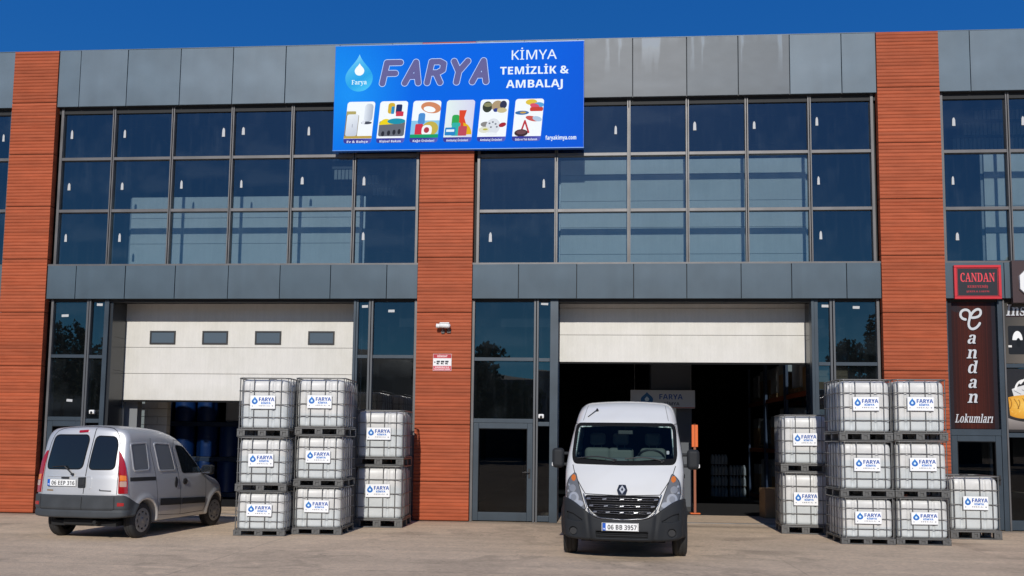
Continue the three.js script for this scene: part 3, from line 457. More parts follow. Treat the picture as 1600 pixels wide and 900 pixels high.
  for (const [x, y, l] of [[-10.93, 2.2, 'small white alarm box on the glazing bar above the silver van'], [-0.96, 2.2, 'small white alarm box on the glazing bar beside the glass entrance door']]) {
    const a = thing('alarm_sensor', l, 'sensor', [x, y, -0.1]); P(a, 'body', rbox(-0.06, 0.06, 0, 0.09, 0, 0.07, 0.02, 3), M.white); const g = new THREE.SphereGeometry(0.03, 12, 8); g.translate(0, 0.03, 0.068); P(a, 'lens', clean(g), M.black);
  }
}

// ---------- caged tanks on pallets ----------
const TW = 0.91, TD = 1.06, TH = 1.16;
function tankShape(level) { // blow-moulded bottle: rounded plan with shallow upright flutes, rounded shoulders
  const hw = TW / 2 - 0.022, hd = TD / 2 - 0.022, r = 0.13, y0 = 0.165, y1 = TH - 0.028, plan = [];
  const put = (x, z, nx, nz) => plan.push([x, z, nx, nz]);
  const side = (n, f) => { for (let i = 0; i < n; i++) f(i / n); };
  const q = (cx, cz, a0) => { for (let i = 0; i <= 8; i++) { const a = a0 + i / 8 * Math.PI / 2; put(cx + r * Math.cos(a), cz + r * Math.sin(a), Math.cos(a), Math.sin(a)); } };
  q(hw - r, hd - r, 0); side(44, (t) => t && put(lerp(hw - r, -hw + r, t), hd, 0, 1)); q(-hw + r, hd - r, Math.PI / 2); side(44, (t) => t && put(-hw, lerp(hd - r, -hd + r, t), -1, 0));
  q(-hw + r, -hd + r, Math.PI); side(24, (t) => t && put(lerp(-hw + r, hw - r, t), -hd, 0, -1)); q(hw - r, -hd + r, Math.PI * 1.5); side(44, (t) => t && put(hw, lerp(-hd + r, hd - r, t), 1, 0));
  const flute = (s) => { let d = 0; for (const [c, w, k] of [[-0.24, 0.034, 0.026], [0.175, 0.034, 0.026], [-0.33, 0.02, 0.012], [0.29, 0.022, 0.014], [-0.04, 0.15, 0.006]]) { const e = (s - c) / w; if (Math.abs(e) < 1) d += k * (1 - e * e) ** 2; } return d; };
  const rows = [[y0, 0.06], [y0 + 0.015, 0.022], [y0 + 0.04, 0.006], [y0 + 0.08, 0]]; for (let i = 1; i <= 14; i++) rows.push([lerp(y0 + 0.08, y1 - 0.13, i / 14), -0.004 * Math.sin(i / 14 * Math.PI)]);
  rows.push([y1 - 0.08, 0.008], [y1 - 0.04, 0.028], [y1 - 0.012, 0.06], [y1, 0.11]);
  const pos = [], idx = [], N = plan.length;
  for (const [y, ins] of rows) for (const [x, z, nx, nz] of plan) { const s = Math.abs(nz) > 0.99 ? x : Math.abs(nx) > 0.99 ? z * 0.9 : 9, fl = flute(s) * sstep(y0, y0 + 0.12, y) * (1 - 0.4 * sstep(y1 - 0.1, y1, y)); pos.push(x - nx * (ins + fl), y, z - nz * (ins + fl)); }
  for (let j = 0; j + 1 < rows.length; j++) for (let i = 0; i < N; i++) { const a = j * N + i, b = j * N + (i + 1) % N, c = a + N, d = b + N; idx.push(a, c, b, b, c, d); }
  pos.push(0, y1 + 0.005, 0); const m = rows.length * N; for (let i = 0; i < N; i++) idx.push((rows.length - 1) * N + i, m, (rows.length - 1) * N + (i + 1) % N);
  const g = new THREE.BufferGeometry(); g.setAttribute('position', new THREE.Float32BufferAttribute(pos, 3)); g.setIndex(idx); g.computeVertexNormals(); const out = boxUV(clean(g)), p = out.attributes.position, col = new Float32Array(p.count * 3);
  for (let i = 0; i < p.count; i++) { const k = sstep(level + 0.012, level - 0.012, p.getY(i)); col[3 * i] = 1 - 0.15 * k; col[3 * i + 1] = 1 - 0.1 * k; col[3 * i + 2] = 1 - 0.07 * k; } // the liquid shows through the plastic
  out.setAttribute('color', new THREE.BufferAttribute(col, 3)); return out;
}
function cageShape() {
  const hw = TW / 2, hd = TD / 2, r = 0.1, out = [];
  const loop = (y, rad, o = 0) => { const pts = [], a = hw + o, b = hd + o; for (const [cx, cz, a0] of [[a - r, b - r, 0], [-a + r, b - r, 1], [-a + r, -b + r, 2], [a - r, -b + r, 3]]) for (let i = 0; i <= 5; i++) { const t = (a0 + i / 5) * Math.PI / 2; pts.push(V(cx + r * Math.cos(t), y, cz + r * Math.sin(t))); }
    for (let i = 0; i < pts.length; i++) out.push(rod(pts[i], pts[(i + 1) % pts.length], rad, 5)); };
  loop(TH - 0.012, 0.014); loop(0.175, 0.011); for (const y of [0.385, 0.635, 0.9]) loop(y, 0.0085, 0.006);
  const bar = (x, z) => out.push(rod(V(x, 0.15, z), V(x, TH - 0.012, z), 0.0082, 5));
  for (const x of [-0.373, -0.173, 0.09, 0.31]) for (const z of [hd, -hd]) bar(x, z);
  for (const z of [-0.44, -0.27, -0.1, 0.08, 0.25, 0.43]) for (const x of [hw, -hw]) bar(x, z);
  for (const [x, z] of [[1, 1], [1, -1], [-1, 1], [-1, -1]]) bar(x * (hw - 0.028), z * (hd - 0.028));
  return merge(out);
}
function palletShape() {
  const hw = TW / 2 + 0.005, hd = TD / 2 + 0.005, o = [];
  o.push(rbox(-hw, hw, 0.126, 0.158, -hd, hd, 0.008, 1));
  for (const z of [hd - 0.05, 0, -hd + 0.05]) o.push(rbox(-hw, hw, 0.002, 0.022, z - 0.05, z + 0.05, 0.006, 1));
  for (const x of [-hw + 0.075, -0.01, hw - 0.075]) for (const z of [hd - 0.05, 0, -hd + 0.05]) { // feet, hollow towards the front
    o.push(rbox(x - 0.072, x + 0.072, 0.023, 0.125, z - 0.046, z + 0.03, 0.01, 1), rbox(x - 0.072, x - 0.028, 0.023, 0.125, z + 0.03, z + 0.05, 0.006, 1), rbox(x + 0.028, x + 0.072, 0.023, 0.125, z + 0.03, z + 0.05, 0.006, 1), box(x - 0.028, x + 0.028, 0.1, 0.125, z + 0.03, z + 0.049), box(x - 0.028, x + 0.028, 0.023, 0.047, z + 0.03, z + 0.049));
  }
  return merge(o);
}
M.tank = mat(0.85, 0.845, 0.825, 0.42, 0, { map: rep(T.dirt, 1.1), vertexColors: true });
const tankShapes = [0.62, 0.78, 0.44, 0.86].map(tankShape);
const tank0 = thing('caged_liquid_tank', 'tank', 'tank'); delete tank0.userData.group;
P(tank0, 'tank_body', tankShapes[0], M.tank); P(tank0, 'cage', cageShape(), M.cage); P(tank0, 'pallet', palletShape(), M.pallet);
{ const l = P(tank0, 'label_plate', rbox(-0.225, 0.225, -0.125, 0.125, 0, 0.004, 0.0015, 1), M.sticker); l.position.set(0.0, 0.7, TD / 2 + 0.017); P(l, 'print', plane(0.44, 0.242, 0, 0, 0.0052), face(labelTex, 0.45));
  const lid = new THREE.CylinderGeometry(0.075, 0.075, 0.035, 20); lid.translate(0, TH - 0.01, 0); P(tank0, 'lid', clean(lid), M.black); }
let firstTank = true;
function tank(x, z, y, h, label, lx, turn, wide = 1) {
  const t = firstTank ? tank0 : tank0.clone(); if (!firstTank) { t.name = numbered('caged_liquid_tank'); scene.add(t); } firstTank = false;
  t.position.set(x, y, z - TD / 2); t.rotation.y = turn ?? rr(-0.012, 0.012); t.scale.set(wide, h / TH, 1); tag(t, label, 'tank', 'caged white liquid tanks stacked in front of the building');
  t.children[0].geometry = tankShapes[Math.floor(rnd() * 4)];
  const l = t.children.find((c) => c.name.startsWith('label_plate')); l.position.x = lx * 0.1 + rr(-0.01, 0.01); l.position.y = 0.675 + rr(-0.015, 0.02); l.rotation.z = rr(-0.012, 0.012); l.scale.y = TH / h * (0.5 + 0.5 * h / TH);
}
const pos3 = ['topmost', 'middle', 'bottom'];
const stack = (x, z, hs, lx, where, turn, wide) => { let y = 0; for (let i = hs.length - 1; i >= 0; i--) { tank(x, z, y, hs[i] - 0.004, hs.length === 1 ? where : `white caged liquid tank, ${hs.length === 2 ? ['upper', 'lower'][i] : pos3[i]} one of the ${where}`, lx, turn, wide); y += hs[i]; } };
stack(-5.735, 3.68, [1.055, 0.953, 0.775], -0.05, 'three-high stack next to the silver van', 0.05);
stack(-4.83, 3.27, [1.045, 0.916, 0.855], -0.06, 'three-high stack second from the silver van', 0.045);
stack(-4.065, 1.72, [1.085, 1.205], -0.06, 'two-high stack against the middle column', 0.03, 1.07);
stack(4.25, 1.4, [1.105, 1.18], 0.05, 'two-high stack right beside the open doorway', -0.09);
stack(4.87, 3.06, [1.084, 0.975, 0.808], 0.07, 'three-high stack nearest the open doorway', 0.0);
stack(5.835, 2.98, [1.084, 0.986, 0.808], 0.09, 'three-high stack in front of the right column', -0.02);
stack(7.2, 1.76, [1.17], 0.04, 'single white caged liquid tank standing alone on the ground before the shop door', -0.02);
stack(-5.11, 2.08, [1.045, 0.93, 0.855], 0.06, 'partly hidden three-high stack behind two others', 0.03);

// ---------- vehicle bodies: a smooth implicit solid, meshed and then drawn onto its surface ----------
const smax = (a, b, k) => { const h = Math.max(k - Math.abs(a - b), 0) / k; return Math.max(a, b) + h * h * k * 0.25; };
function curve(pts) { // monotone-ish Hermite through points
  const n = pts.length, m = pts.map((_, i) => { const a = pts[Math.max(0, i - 1)], b = pts[Math.min(n - 1, i + 1)]; return (b[1] - a[1]) / (b[0] - a[0]); });
  return (x) => { if (x <= pts[0][0]) return pts[0][1] + m[0] * (x - pts[0][0]); if (x >= pts[n - 1][0]) return pts[n - 1][1] + m[n - 1] * (x - pts[n - 1][0]); let i = 0; while (x > pts[i + 1][0]) i++; const [x0, y0] = pts[i], [x1, y1] = pts[i + 1], h = x1 - x0, t = (x - x0) / h, t2 = t * t, t3 = t2 * t; return (2 * t3 - 3 * t2 + 1) * y0 + (t3 - 2 * t2 + t) * h * m[i] + (-2 * t3 + 3 * t2) * y1 + (t3 - t2) * h * m[i + 1]; };
}
const table = (fn, a, b, n = 2000) => { const t = new Float64Array(n + 1); for (let i = 0; i <= n; i++) t[i] = fn(a + (b - a) * i / n); return (x) => { const u = clamp((x - a) / (b - a)) * n, i = Math.min(n - 1, Math.floor(u)); return t[i] + (t[i + 1] - t[i]) * (u - i); }; };
function grad(f, p, e = 0.004) { return V(f(p.x + e, p.y, p.z) - f(p.x - e, p.y, p.z), f(p.x, p.y + e, p.z) - f(p.x, p.y - e, p.z), f(p.x, p.y, p.z + e) - f(p.x, p.y, p.z - e)).multiplyScalar(0.5 / e); }
function surfaceNet(f, lo, hi, step, refine = 3) {
  const n = [0, 1, 2].map((i) => Math.ceil((hi[i] - lo[i]) / step) + 1), [nx, ny, nz] = n, val = new Float32Array(nx * ny * nz), at = (i, j, k) => i + nx * (j + ny * k);
  for (let k = 0; k < nz; k++) for (let j = 0; j < ny; j++) for (let i = 0; i < nx; i++) val[at(i, j, k)] = f(lo[0] + i * step, lo[1] + j * step, lo[2] + k * step);
  const id = new Int32Array(nx * ny * nz).fill(-1), pos = [], idx = [];
  const E = [[0, 1], [2, 3], [4, 5], [6, 7], [0, 2], [1, 3], [4, 6], [5, 7], [0, 4], [1, 5], [2, 6], [3, 7]];
  for (let k = 0; k + 1 < nz; k++) for (let j = 0; j + 1 < ny; j++) for (let i = 0; i + 1 < nx; i++) {
    const c = []; let s = 0; for (let q = 0; q < 8; q++) { const v = val[at(i + (q & 1), j + ((q >> 1) & 1), k + (q >> 2))]; c.push(v); if (v < 0) s++; }
    if (!s || s === 8) continue; let x = 0, y = 0, z = 0, m = 0;
    for (const [a, b] of E) if ((c[a] < 0) !== (c[b] < 0)) { const t = c[a] / (c[a] - c[b]); x += lerp(a & 1, b & 1, t); y += lerp((a >> 1) & 1, (b >> 1) & 1, t); z += lerp(a >> 2, b >> 2, t); m++; }
    id[at(i, j, k)] = pos.length / 3; pos.push(lo[0] + (i + x / m) * step, lo[1] + (j + y / m) * step, lo[2] + (k + z / m) * step);
  }
  const quad = (a, b, c, d, flip) => { if (a < 0 || b < 0 || c < 0 || d < 0) return; flip ? idx.push(a, c, b, a, d, c) : idx.push(a, b, c, a, c, d); };
  for (let k = 1; k + 1 < nz; k++) for (let j = 1; j + 1 < ny; j++) for (let i = 1; i + 1 < nx; i++) {
    const v = val[at(i, j, k)] < 0, I = (a, b, c) => id[at(i - a, j - b, k - c)];
    if (v !== (val[at(i + 1, j, k)] < 0)) quad(I(0, 1, 1), I(0, 0, 1), I(0, 0, 0), I(0, 1, 0), !v);
    if (v !== (val[at(i, j + 1, k)] < 0)) quad(I(1, 0, 1), I(1, 0, 0), I(0, 0, 0), I(0, 0, 1), !v);
    if (v !== (val[at(i, j, k + 1)] < 0)) quad(I(1, 1, 0), I(0, 1, 0), I(0, 0, 0), I(1, 0, 0), !v);
  }
  const nor = new Float32Array(pos.length), p = V(0, 0, 0);
  for (let i = 0; i < pos.length; i += 3) {
    p.set(pos[i], pos[i + 1], pos[i + 2]);
    for (let r = 0; r < refine; r++) { const g = grad(f, p), l = g.lengthSq(); if (l < 1e-4) break; const d = clamp(f(p.x, p.y, p.z) / l, -step * 0.4 / Math.sqrt(l), step * 0.4 / Math.sqrt(l)); p.addScaledVector(g, -d); }
    pos[i] = p.x; pos[i + 1] = p.y; pos[i + 2] = p.z; const g = grad(f, p, 0.003).normalize(); nor[i] = g.x; nor[i + 1] = g.y; nor[i + 2] = g.z;
  }
  const g = new THREE.BufferGeometry(); g.setAttribute('position', new THREE.Float32BufferAttribute(pos, 3)); g.setAttribute('normal', new THREE.BufferAttribute(nor, 3)); g.setIndex(idx); return boxUV(g);
}
// a point of a view plane carried onto the surface: views 'rear' (+x), 'front' (-x), 'right' (-z), 'left' (+z); a, b are (z, y) or (x, y)
function onto(f, view) {
  return (a, b, off = 0) => {
    const p = V(0, b, 0), d = V(0, 0, 0);
    if (view === 'rear') { p.set(-0.6, b, a); d.x = 1; } else if (view === 'front') { p.set(0.6, b, a); d.x = -1; } else if (view === 'right') { p.set(a, b, 1.4); d.z = -1; } else { p.set(a, b, -1.4); d.z = 1; }
    let t = 0, v = f(p.x, p.y, p.z); const q = p.clone();
    for (let i = 0; i < 400 && v > 0 && t < 3.2; i++) { t += Math.max(0.006, Math.min(0.04, v * 0.5)); q.copy(p).addScaledVector(d, t); v = f(q.x, q.y, q.z); }
    let lo = Math.max(0, t - 0.045), hi = t; for (let i = 0; i < 18; i++) { const m = (lo + hi) / 2; q.copy(p).addScaledVector(d, m); f(q.x, q.y, q.z) > 0 ? lo = m : hi = m; }
    q.copy(p).addScaledVector(d, hi); const n = grad(f, q).normalize(); return { p: q.clone().addScaledVector(n, off), n };
  };
}
function roundPoly(pts, r, seg = 6) { // [x, y] or [x, y, radius]
  const out = [], n = pts.length;
  for (let i = 0; i < n; i++) {
    const p = pts[i], a = pts[(i + n - 1) % n], b = pts[(i + 1) % n], rad = p[2] ?? r, la = Math.hypot(a[0] - p[0], a[1] - p[1]), lb = Math.hypot(b[0] - p[0], b[1] - p[1]), k = Math.min(rad, la * 0.48, lb * 0.48);
    const s = [p[0] + (a[0] - p[0]) / la * k, p[1] + (a[1] - p[1]) / la * k], e = [p[0] + (b[0] - p[0]) / lb * k, p[1] + (b[1] - p[1]) / lb * k];
    for (let j = 0; j <= seg; j++) { const t = j / seg; out.push([(1 - t) ** 2 * s[0] + 2 * t * (1 - t) * p[0] + t * t * e[0], (1 - t) ** 2 * s[1] + 2 * t * (1 - t) * p[1] + t * t * e[1]]); }
  }
  const dense = []; for (let i = 0; i < out.length; i++) { const a = out[i], b = out[(i + 1) % out.length], d = Math.hypot(b[0] - a[0], b[1] - a[1]), m = Math.max(1, Math.ceil(d / 0.05)); for (let j = 0; j < m; j++) dense.push([lerp(a[0], b[0], j / m), lerp(a[1], b[1], j / m)]); }
  return dense;
}
const inset = (poly, d) => { const n = poly.length; let ar = 0; for (let i = 0; i < n; i++) { const a = poly[i], b = poly[(i + 1) % n]; ar += a[0] * b[1] - a[1] * b[0]; } const sg = Math.sign(ar); return poly.map((p, i) => { const a = poly[(i + n - 2) % n], b = poly[(i + 2) % n], l = Math.hypot(b[0] - a[0], b[1] - a[1]) || 1; return [p[0] - sg * (b[1] - a[1]) / l * d, p[1] + sg * (b[0] - a[0]) / l * d]; }); };
function tris(pos, idx) { const g = new THREE.BufferGeometry(); g.setAttribute('position', new THREE.Float32BufferAttribute(pos, 3)); g.setIndex(idx); g.computeVertexNormals(); return g; }
function patch(place, poly, off, thick = 0.012, rings = 6) { // a piece lying on the surface, with an edge
  let cx = 0, cy = 0; for (const [x, y] of poly) { cx += x / poly.length; cy += y / poly.length; }
  const pos = [], nor = [], idx = [], N = poly.length, put = (a, b, o) => { const q = place(a, b, o); pos.push(q.p.x, q.p.y, q.p.z); nor.push(q.n.x, q.n.y, q.n.z); };
  put(cx, cy, off);
  for (let k = 1; k <= rings; k++) { const s = k / rings; for (const [x, y] of poly) put(cx + (x - cx) * s, cy + (y - cy) * s, off); }
  for (const [x, y] of poly) put(x, y, off - thick);
  for (let i = 0; i < N; i++) { const j = (i + 1) % N; idx.push(0, 1 + i, 1 + j); for (let k = 0; k < rings; k++) { const a = 1 + k * N + i, b = 1 + k * N + j; idx.push(a, a + N, b, b, a + N, b + N); } }
  const g = new THREE.BufferGeometry(); g.setAttribute('position', new THREE.Float32BufferAttribute(pos, 3)); g.setAttribute('normal', new THREE.Float32BufferAttribute(nor, 3)); g.setIndex(idx);
  const p = g.attributes.position, a = V(0, 0, 0), b = V(0, 0, 0), c = V(0, 0, 0); let way = 0;
  for (let i = 0; i < idx.length; i += 3) { a.fromBufferAttribute(p, idx[i]); b.fromBufferAttribute(p, idx[i + 1]); c.fromBufferAttribute(p, idx[i + 2]); way += b.sub(a).cross(c.sub(a)).dot(V(nor[3 * idx[i]], nor[3 * idx[i] + 1], nor[3 * idx[i] + 2])); }
  if (way < 0) { for (let i = 0; i < idx.length; i += 3) [idx[i + 1], idx[i + 2]] = [idx[i + 2], idx[i + 1]]; g.setIndex(idx); }
  return boxUV(g);
}
function ringPatch(place, outer, inner, off, thick = 0.01) {
  const pos = [], idx = [], N = outer.length;
  for (const [l, o] of [[outer, off - thick], [outer, off], [inner, off], [inner, off - thick]]) for (const [x, y] of l) { const q = place(x, y, o).p; pos.push(q.x, q.y, q.z); }
  for (let k = 0; k < 3; k++) for (let i = 0; i < N; i++) { const a = k * N + i, b = k * N + (i + 1) % N; idx.push(a, b, a + N, b, b + N, a + N); }
  return boxUV(clean(tris(pos, idx)));
}
function strip(place, line, w, off = 0.0015, thick = 0) { // a narrow band along a polyline on the surface
  const pts = []; for (let i = 0; i + 1 < line.length; i++) { const [a, b] = [line[i], line[i + 1]], m = Math.max(1, Math.ceil(Math.hypot(b[0] - a[0], b[1] - a[1]) / 0.03)); for (let j = 0; j < m; j++) pts.push([lerp(a[0], b[0], j / m), lerp(a[1], b[1], j / m)]); } pts.push(line[line.length - 1]);
  const pos = [], idx = [], rows = thick ? [[-1, off - thick], [-1, off], [1, off], [1, off - thick]] : [[-1, off], [1, off]], R = rows.length;
  pts.forEach((p, i) => { const a = pts[Math.max(0, i - 1)], b = pts[Math.min(pts.length - 1, i + 1)], l = Math.hypot(b[0] - a[0], b[1] - a[1]) || 1, nx = -(b[1] - a[1]) / l * w / 2, ny = (b[0] - a[0]) / l * w / 2; for (const [s, o] of rows) { const q = place(p[0] + s * nx, p[1] + s * ny, o).p; pos.push(q.x, q.y, q.z); } });
  for (let i = 0; i + 1 < pts.length; i++) for (let r = 0; r + 1 < R; r++) { const a = i * R + r; idx.push(a, a + 1, a + R, a + 1, a + R + 1, a + R); }
  return boxUV(clean(tris(pos, idx)));
}
function dusty(g, y0, y1, k) { // road dust, thickest along the sills
  const p = g.attributes.position, c = new Float32Array(p.count * 3);
  for (let i = 0; i < p.count; i++) { const x = p.getX(i), y = p.getY(i), z = p.getZ(i), n = fbm(x * 3 + 20, y * 3 + z * 3 + 20, 4), d = k * Math.pow(sstep(y1, y0, y), 1.3) * (0.5 + n) + 0.05 * sstep(0.45, 0.75, n); c[3 * i] = 1 - d * 0.42; c[3 * i + 1] = 1 - d * 0.5; c[3 * i + 2] = 1 - d * 0.62; }
  g.setAttribute('color', new THREE.BufferAttribute(c, 3)); return g;
}
function wheel(parent, x, y, z, s, R, W, rimMaker, turn = 0) { // s: +1 right side, -1 left side
  const w = G(parent, 'wheel'); w.position.set(x, y, z); w.rotation.y = turn;
  const pr = [[R * 0.62, -W / 2 + 0.012], [R * 0.7, -W / 2], [R * 0.9, -W / 2 + 0.004], [R * 0.975, -W / 2 + 0.022], [R, -W / 2 + 0.045], [R, -W * 0.17], [R - 0.008, -W * 0.16], [R - 0.008, -W * 0.1], [R, -W * 0.09], [R, W * 0.09], [R - 0.008, W * 0.1], [R - 0.008, W * 0.16], [R, W * 0.17], [R, W / 2 - 0.045], [R * 0.975, W / 2 - 0.022], [R * 0.9, W / 2 - 0.004], [R * 0.7, W / 2], [R * 0.62, W / 2 - 0.012]];
  const g = new THREE.LatheGeometry(pr.map(([r, h]) => new THREE.Vector2(r, h)), 48); g.rotateX(Math.PI / 2); P(w, 'tyre', clean(g), M.tyre);
  rimMaker(w, s, R, W); return w;
}
M.tyre = mat(0.022, 0.022, 0.023, 0.8, 0, { bumpMap: rep(fineBump, 3), bumpScale: 0.001 });
M.carGlass = mat(0.012, 0.016, 0.02, 0.03, 0, { ior: 1.6 });
M.plastic = mat(0.021, 0.023, 0.026, 0.62, 0, { specularIntensity: 0.5, bumpMap: rep(fineBump, 4), bumpScale: 0.0006 });
M.chrome = mat(0.6, 0.61, 0.62, 0.18, 1);
M.lampRed = mat(0.36, 0.008, 0.012, 0.12, 0, { clearcoat: 1, clearcoatRoughness: 0.03 });
M.lampAmber = mat(0.75, 0.2, 0.02, 0.15, 0, { clearcoat: 1 });
M.lampClear = mat(0.95, 0.96, 0.97, 0, 0, { transmission: 1, thickness: 0, ior: 1.5 });
M.chromeBar = mat(0.5, 0.51, 0.52, 0.25, 0.9);
M.gap = mat(0.012, 0.012, 0.013, 0.9);

// ---------- silver panel van ----------
{
  const O = thing('panel_van', 'silver panel van with dark plastic rear bumper, parked with its rear doors towards the viewer', 'van', [-8.37, 0, 4.964], Math.PI / 2 - 6.2 * Math.PI / 180);
  const silver = mat(0.62, 0.625, 0.635, 0.45, 0.5, { clearcoat: 0.4, clearcoatRoughness: 0.12 });
  const top = table(curve([[-0.2, 1.72], [0.05, 1.83], [0.3, 1.878], [0.7, 1.895], [1.2, 1.878], [1.6, 1.81], [1.9, 1.7], [2.2, 1.5], [2.5, 1.27], [2.72, 1.12], [2.95, 1.04], [3.25, 0.965], [3.5, 0.87], [3.68, 0.74], [3.8, 0.56], [3.9, 0.3]]), -0.2, 4), dT = (x) => (top(x + 0.01) - top(x - 0.01)) / 0.02;
  const XR = 0.69, XF = 3.1, YW = 0.3;
  const arch = (x, y, xw) => { const d = Math.hypot(x - xw, (y - YW)); return 0.028 * Math.exp(-(((d - 0.375) / 0.06) ** 2)); };
  const half = (x, y) => 0.828 + 0.012 * Math.sin(clamp((y - 0.3) / 0.75) * Math.PI) - 0.095 * Math.pow(clamp((y - 0.98) / 0.9), 1.35) - 0.02 * clamp((0.42 - y) / 0.2) - 0.34 * Math.pow(clamp((x - 2.75) / 1.15), 2.2) - 0.05 * Math.pow(clamp((0.35 - x) / 0.4), 2) + arch(x, y, XR) + arch(x, y, XF);
  const rear = (y, z) => 0.035 + 0.02 * clamp((y - 0.76) / 0.3) + 0.17 * Math.pow(clamp((y - 1.0) / 0.9), 1.5) + 0.1 * Math.pow(Math.abs(z) / 0.8, 3.6);
  const shell = (x, y, z) => { const az = Math.abs(z), t = dT(x); let v = smax(az - half(x, y), (y - top(x) + 0.07 * (z / 0.75) ** 2) / Math.sqrt(1 + t * t), 0.17); v = smax(v, (rear(y, z) - x) * 0.97, 0.07); v = smax(v, x - 3.74 + 0.25 * (z / 0.75) ** 2, 0.15); return smax(v, 0.25 + 0.14 * sstep(0.6, 0.3, x) - y, 0.05); };
  const f = (x, y, z) => { let v = shell(x, y, z); const az = Math.abs(z); for (const xw of [XR, XF]) v = smax(v, -Math.max(Math.hypot(x - xw, y - YW) - 0.345, 0.42 - az), 0.02); return v; };
  P(O, 'body', dusty(surfaceNet(f, [-0.1, 0.18, -0.9], [3.9, 1.98, 0.9], 0.024), 0.28, 0.95, 0.3), Object.assign(silver.clone(), { vertexColors: true }));
  const bump = (x, y, z) => { const lim = 0.745 - 0.2 * clamp((x - 0.12) / 0.4); let v = shell(x, y, z) - 0.03 + 0.012 * Math.exp(-(((y - 0.5) / 0.02) ** 2)) * clamp((0.25 - x) / 0.1); v = smax(v, y - (Math.abs(z) < 0.695 && x < 0.2 ? lim - 0.005 : lim), 0.02); v = smax(v, 0.345 + 0.03 * (Math.abs(z) / 0.8) ** 4 - y, 0.04); v = smax(v, x - 0.5, 0.03); return smax(v, 0.36 - Math.hypot(x - XR, y - YW), 0.015); };
  P(O, 'rear_bumper', surfaceNet(bump, [-0.14, 0.28, -0.92], [0.62, 0.82, 0.92], 0.016), mat(0.065, 0.072, 0.08, 0.6, 0, { map: rep(T.dirt, 1.3), specularIntensity: 0.6 }));
  P(O, 'front_bumper', surfaceNet((x, y, z) => smax(smax(smax(shell(x, y, z) - 0.025, y - 0.56, 0.02), 0.24 - y, 0.03), smax(3.38 - x, 0.37 - Math.hypot(x - XF, y - YW), 0.02), 0.02), [3.3, 0.2, -0.86], [3.9, 0.62, 0.86], 0.024), M.plastic);
  const R = onto(f, 'rear'), S = onto(f, 'right'), L = onto(f, 'left'), RB = onto(bump, 'rear');
  O.scale.x = 1.015;
  // rear: two doors of unequal width
  const seam = (pl, line, w = 0.009) => strip(pl, line, w, 0.0015);
  P(O, 'door_gap', merge([seam(R, [[0.185, 1.86], [0.165, 1.5], [0.135, 1.1], [0.118, 0.76]], 0.013), seam(R, [[-0.69, 0.76], [-0.68, 1.1], [-0.66, 1.4], [-0.63, 1.6], [-0.59, 1.72], [-0.53, 1.79], [-0.44, 1.83], [-0.3, 1.85], [0.0, 1.862], [0.185, 1.863], [0.36, 1.857], [0.47, 1.84], [0.55, 1.8], [0.61, 1.72], [0.645, 1.6], [0.67, 1.4], [0.685, 1.1], [0.69, 0.76]], 0.009)]), M.gap);
  P(O, 'lower_gap', merge([strip(RB, [[0.118, 0.74], [0.112, 0.505]], 0.012, 0.002), strip(RB, [[-0.68, 0.735], [-0.685, 0.52], [-0.66, 0.502], [0.0, 0.5], [0.64, 0.503], [0.675, 0.52], [0.67, 0.735]], 0.011, 0.002)]), M.gap);
  const w1 = roundPoly([[-0.545, 1.735], [0.07, 1.74], [0.105, 1.66], [0.06, 1.19], [-0.59, 1.185], [-0.605, 1.27]].map(([z, y]) => [z - 0.01, y - 0.02]), 0.085), w2 = roundPoly([[0.225, 1.725], [0.56, 1.715], [0.612, 1.6], [0.612, 1.19], [0.18, 1.185]].map(([z, y]) => [z, y - 0.02]), 0.075);
  for (const w of [w1, w2]) { const k = P(O, 'rear_window', patch(R, w, 0.003, 0.006), M.carGlass); P(k, 'rubber_seal', ringPatch(R, inset(w, -0.016), w, 0.005, 0.008), M.rubber); }
  P(O, 'brake_light', patch(R, roundPoly([[-0.115, 1.8], [0.055, 1.812], [0.055, 1.772], [-0.115, 1.76]], 0.012), 0.012, 0.014), M.lampRed);
  P(O, 'washer_nozzle', clean(new THREE.SphereGeometry(0.014, 8, 6).translate(0.24, 1.79, -0.2)), M.black);
  { // number plate in a recessed pressing, with handle and lamp
    const q = R(-0.285, 0.935), pl = P(O, 'number_plate', rbox(-0.27, 0.27, -0.06, 0.06, 0, 0.01, 0.004), M.white); pl.position.copy(q.p).addScaledVector(q.n, 0.012); pl.rotation.set(0, -Math.PI / 2, 0);
    P(pl, 'plate_face', plane(0.525, 0.115, 0, 0, 0.0115), face(plateTex('06 EEP 316')));
    P(O, 'plate_pressing', merge([strip(R, [[-0.59, 1.02], [-0.58, 1.036], [0.22, 1.04], [0.25, 1.02], [0.25, 0.86], [0.22, 0.84]], 0.012, 0.006, 0.01)]), silver);
    P(O, 'plate_lamp', patch(R, roundPoly([[-0.3, 1.03], [-0.16, 1.03], [-0.16, 1.0], [-0.3, 1.0]], 0.008), 0.02, 0.024), M.black);
    const h = P(O, 'rear_handle', patch(R, roundPoly([[0.01, 1.025], [0.145, 1.028], [0.15, 0.86], [0.02, 0.855]], 0.015), 0.016, 0.02), M.plastic); P(h, 'latch', patch(R, roundPoly([[0.05, 1.0], [0.115, 1.0], [0.115, 0.9], [0.05, 0.9]], 0.01), 0.022, 0.01), M.black);
  }
  { const a = R(-0.5, 1.19).p, b = R(-0.25, 1.2), c = R(-0.1, 1.075); P(O, 'rear_wiper', merge([rod(b.p.clone().addScaledVector(b.n, 0.03), c.p.clone().addScaledVector(c.n, 0.025), 0.014, 8, 0.01), rod(a.clone().add(V(-0.02, 0.005, 0)), b.p.clone().add(V(-0.035, 0.01, 0.02)), 0.009, 6), rod(c.p, c.p.clone().addScaledVector(c.n, 0.04), 0.022, 10)]), M.black); }
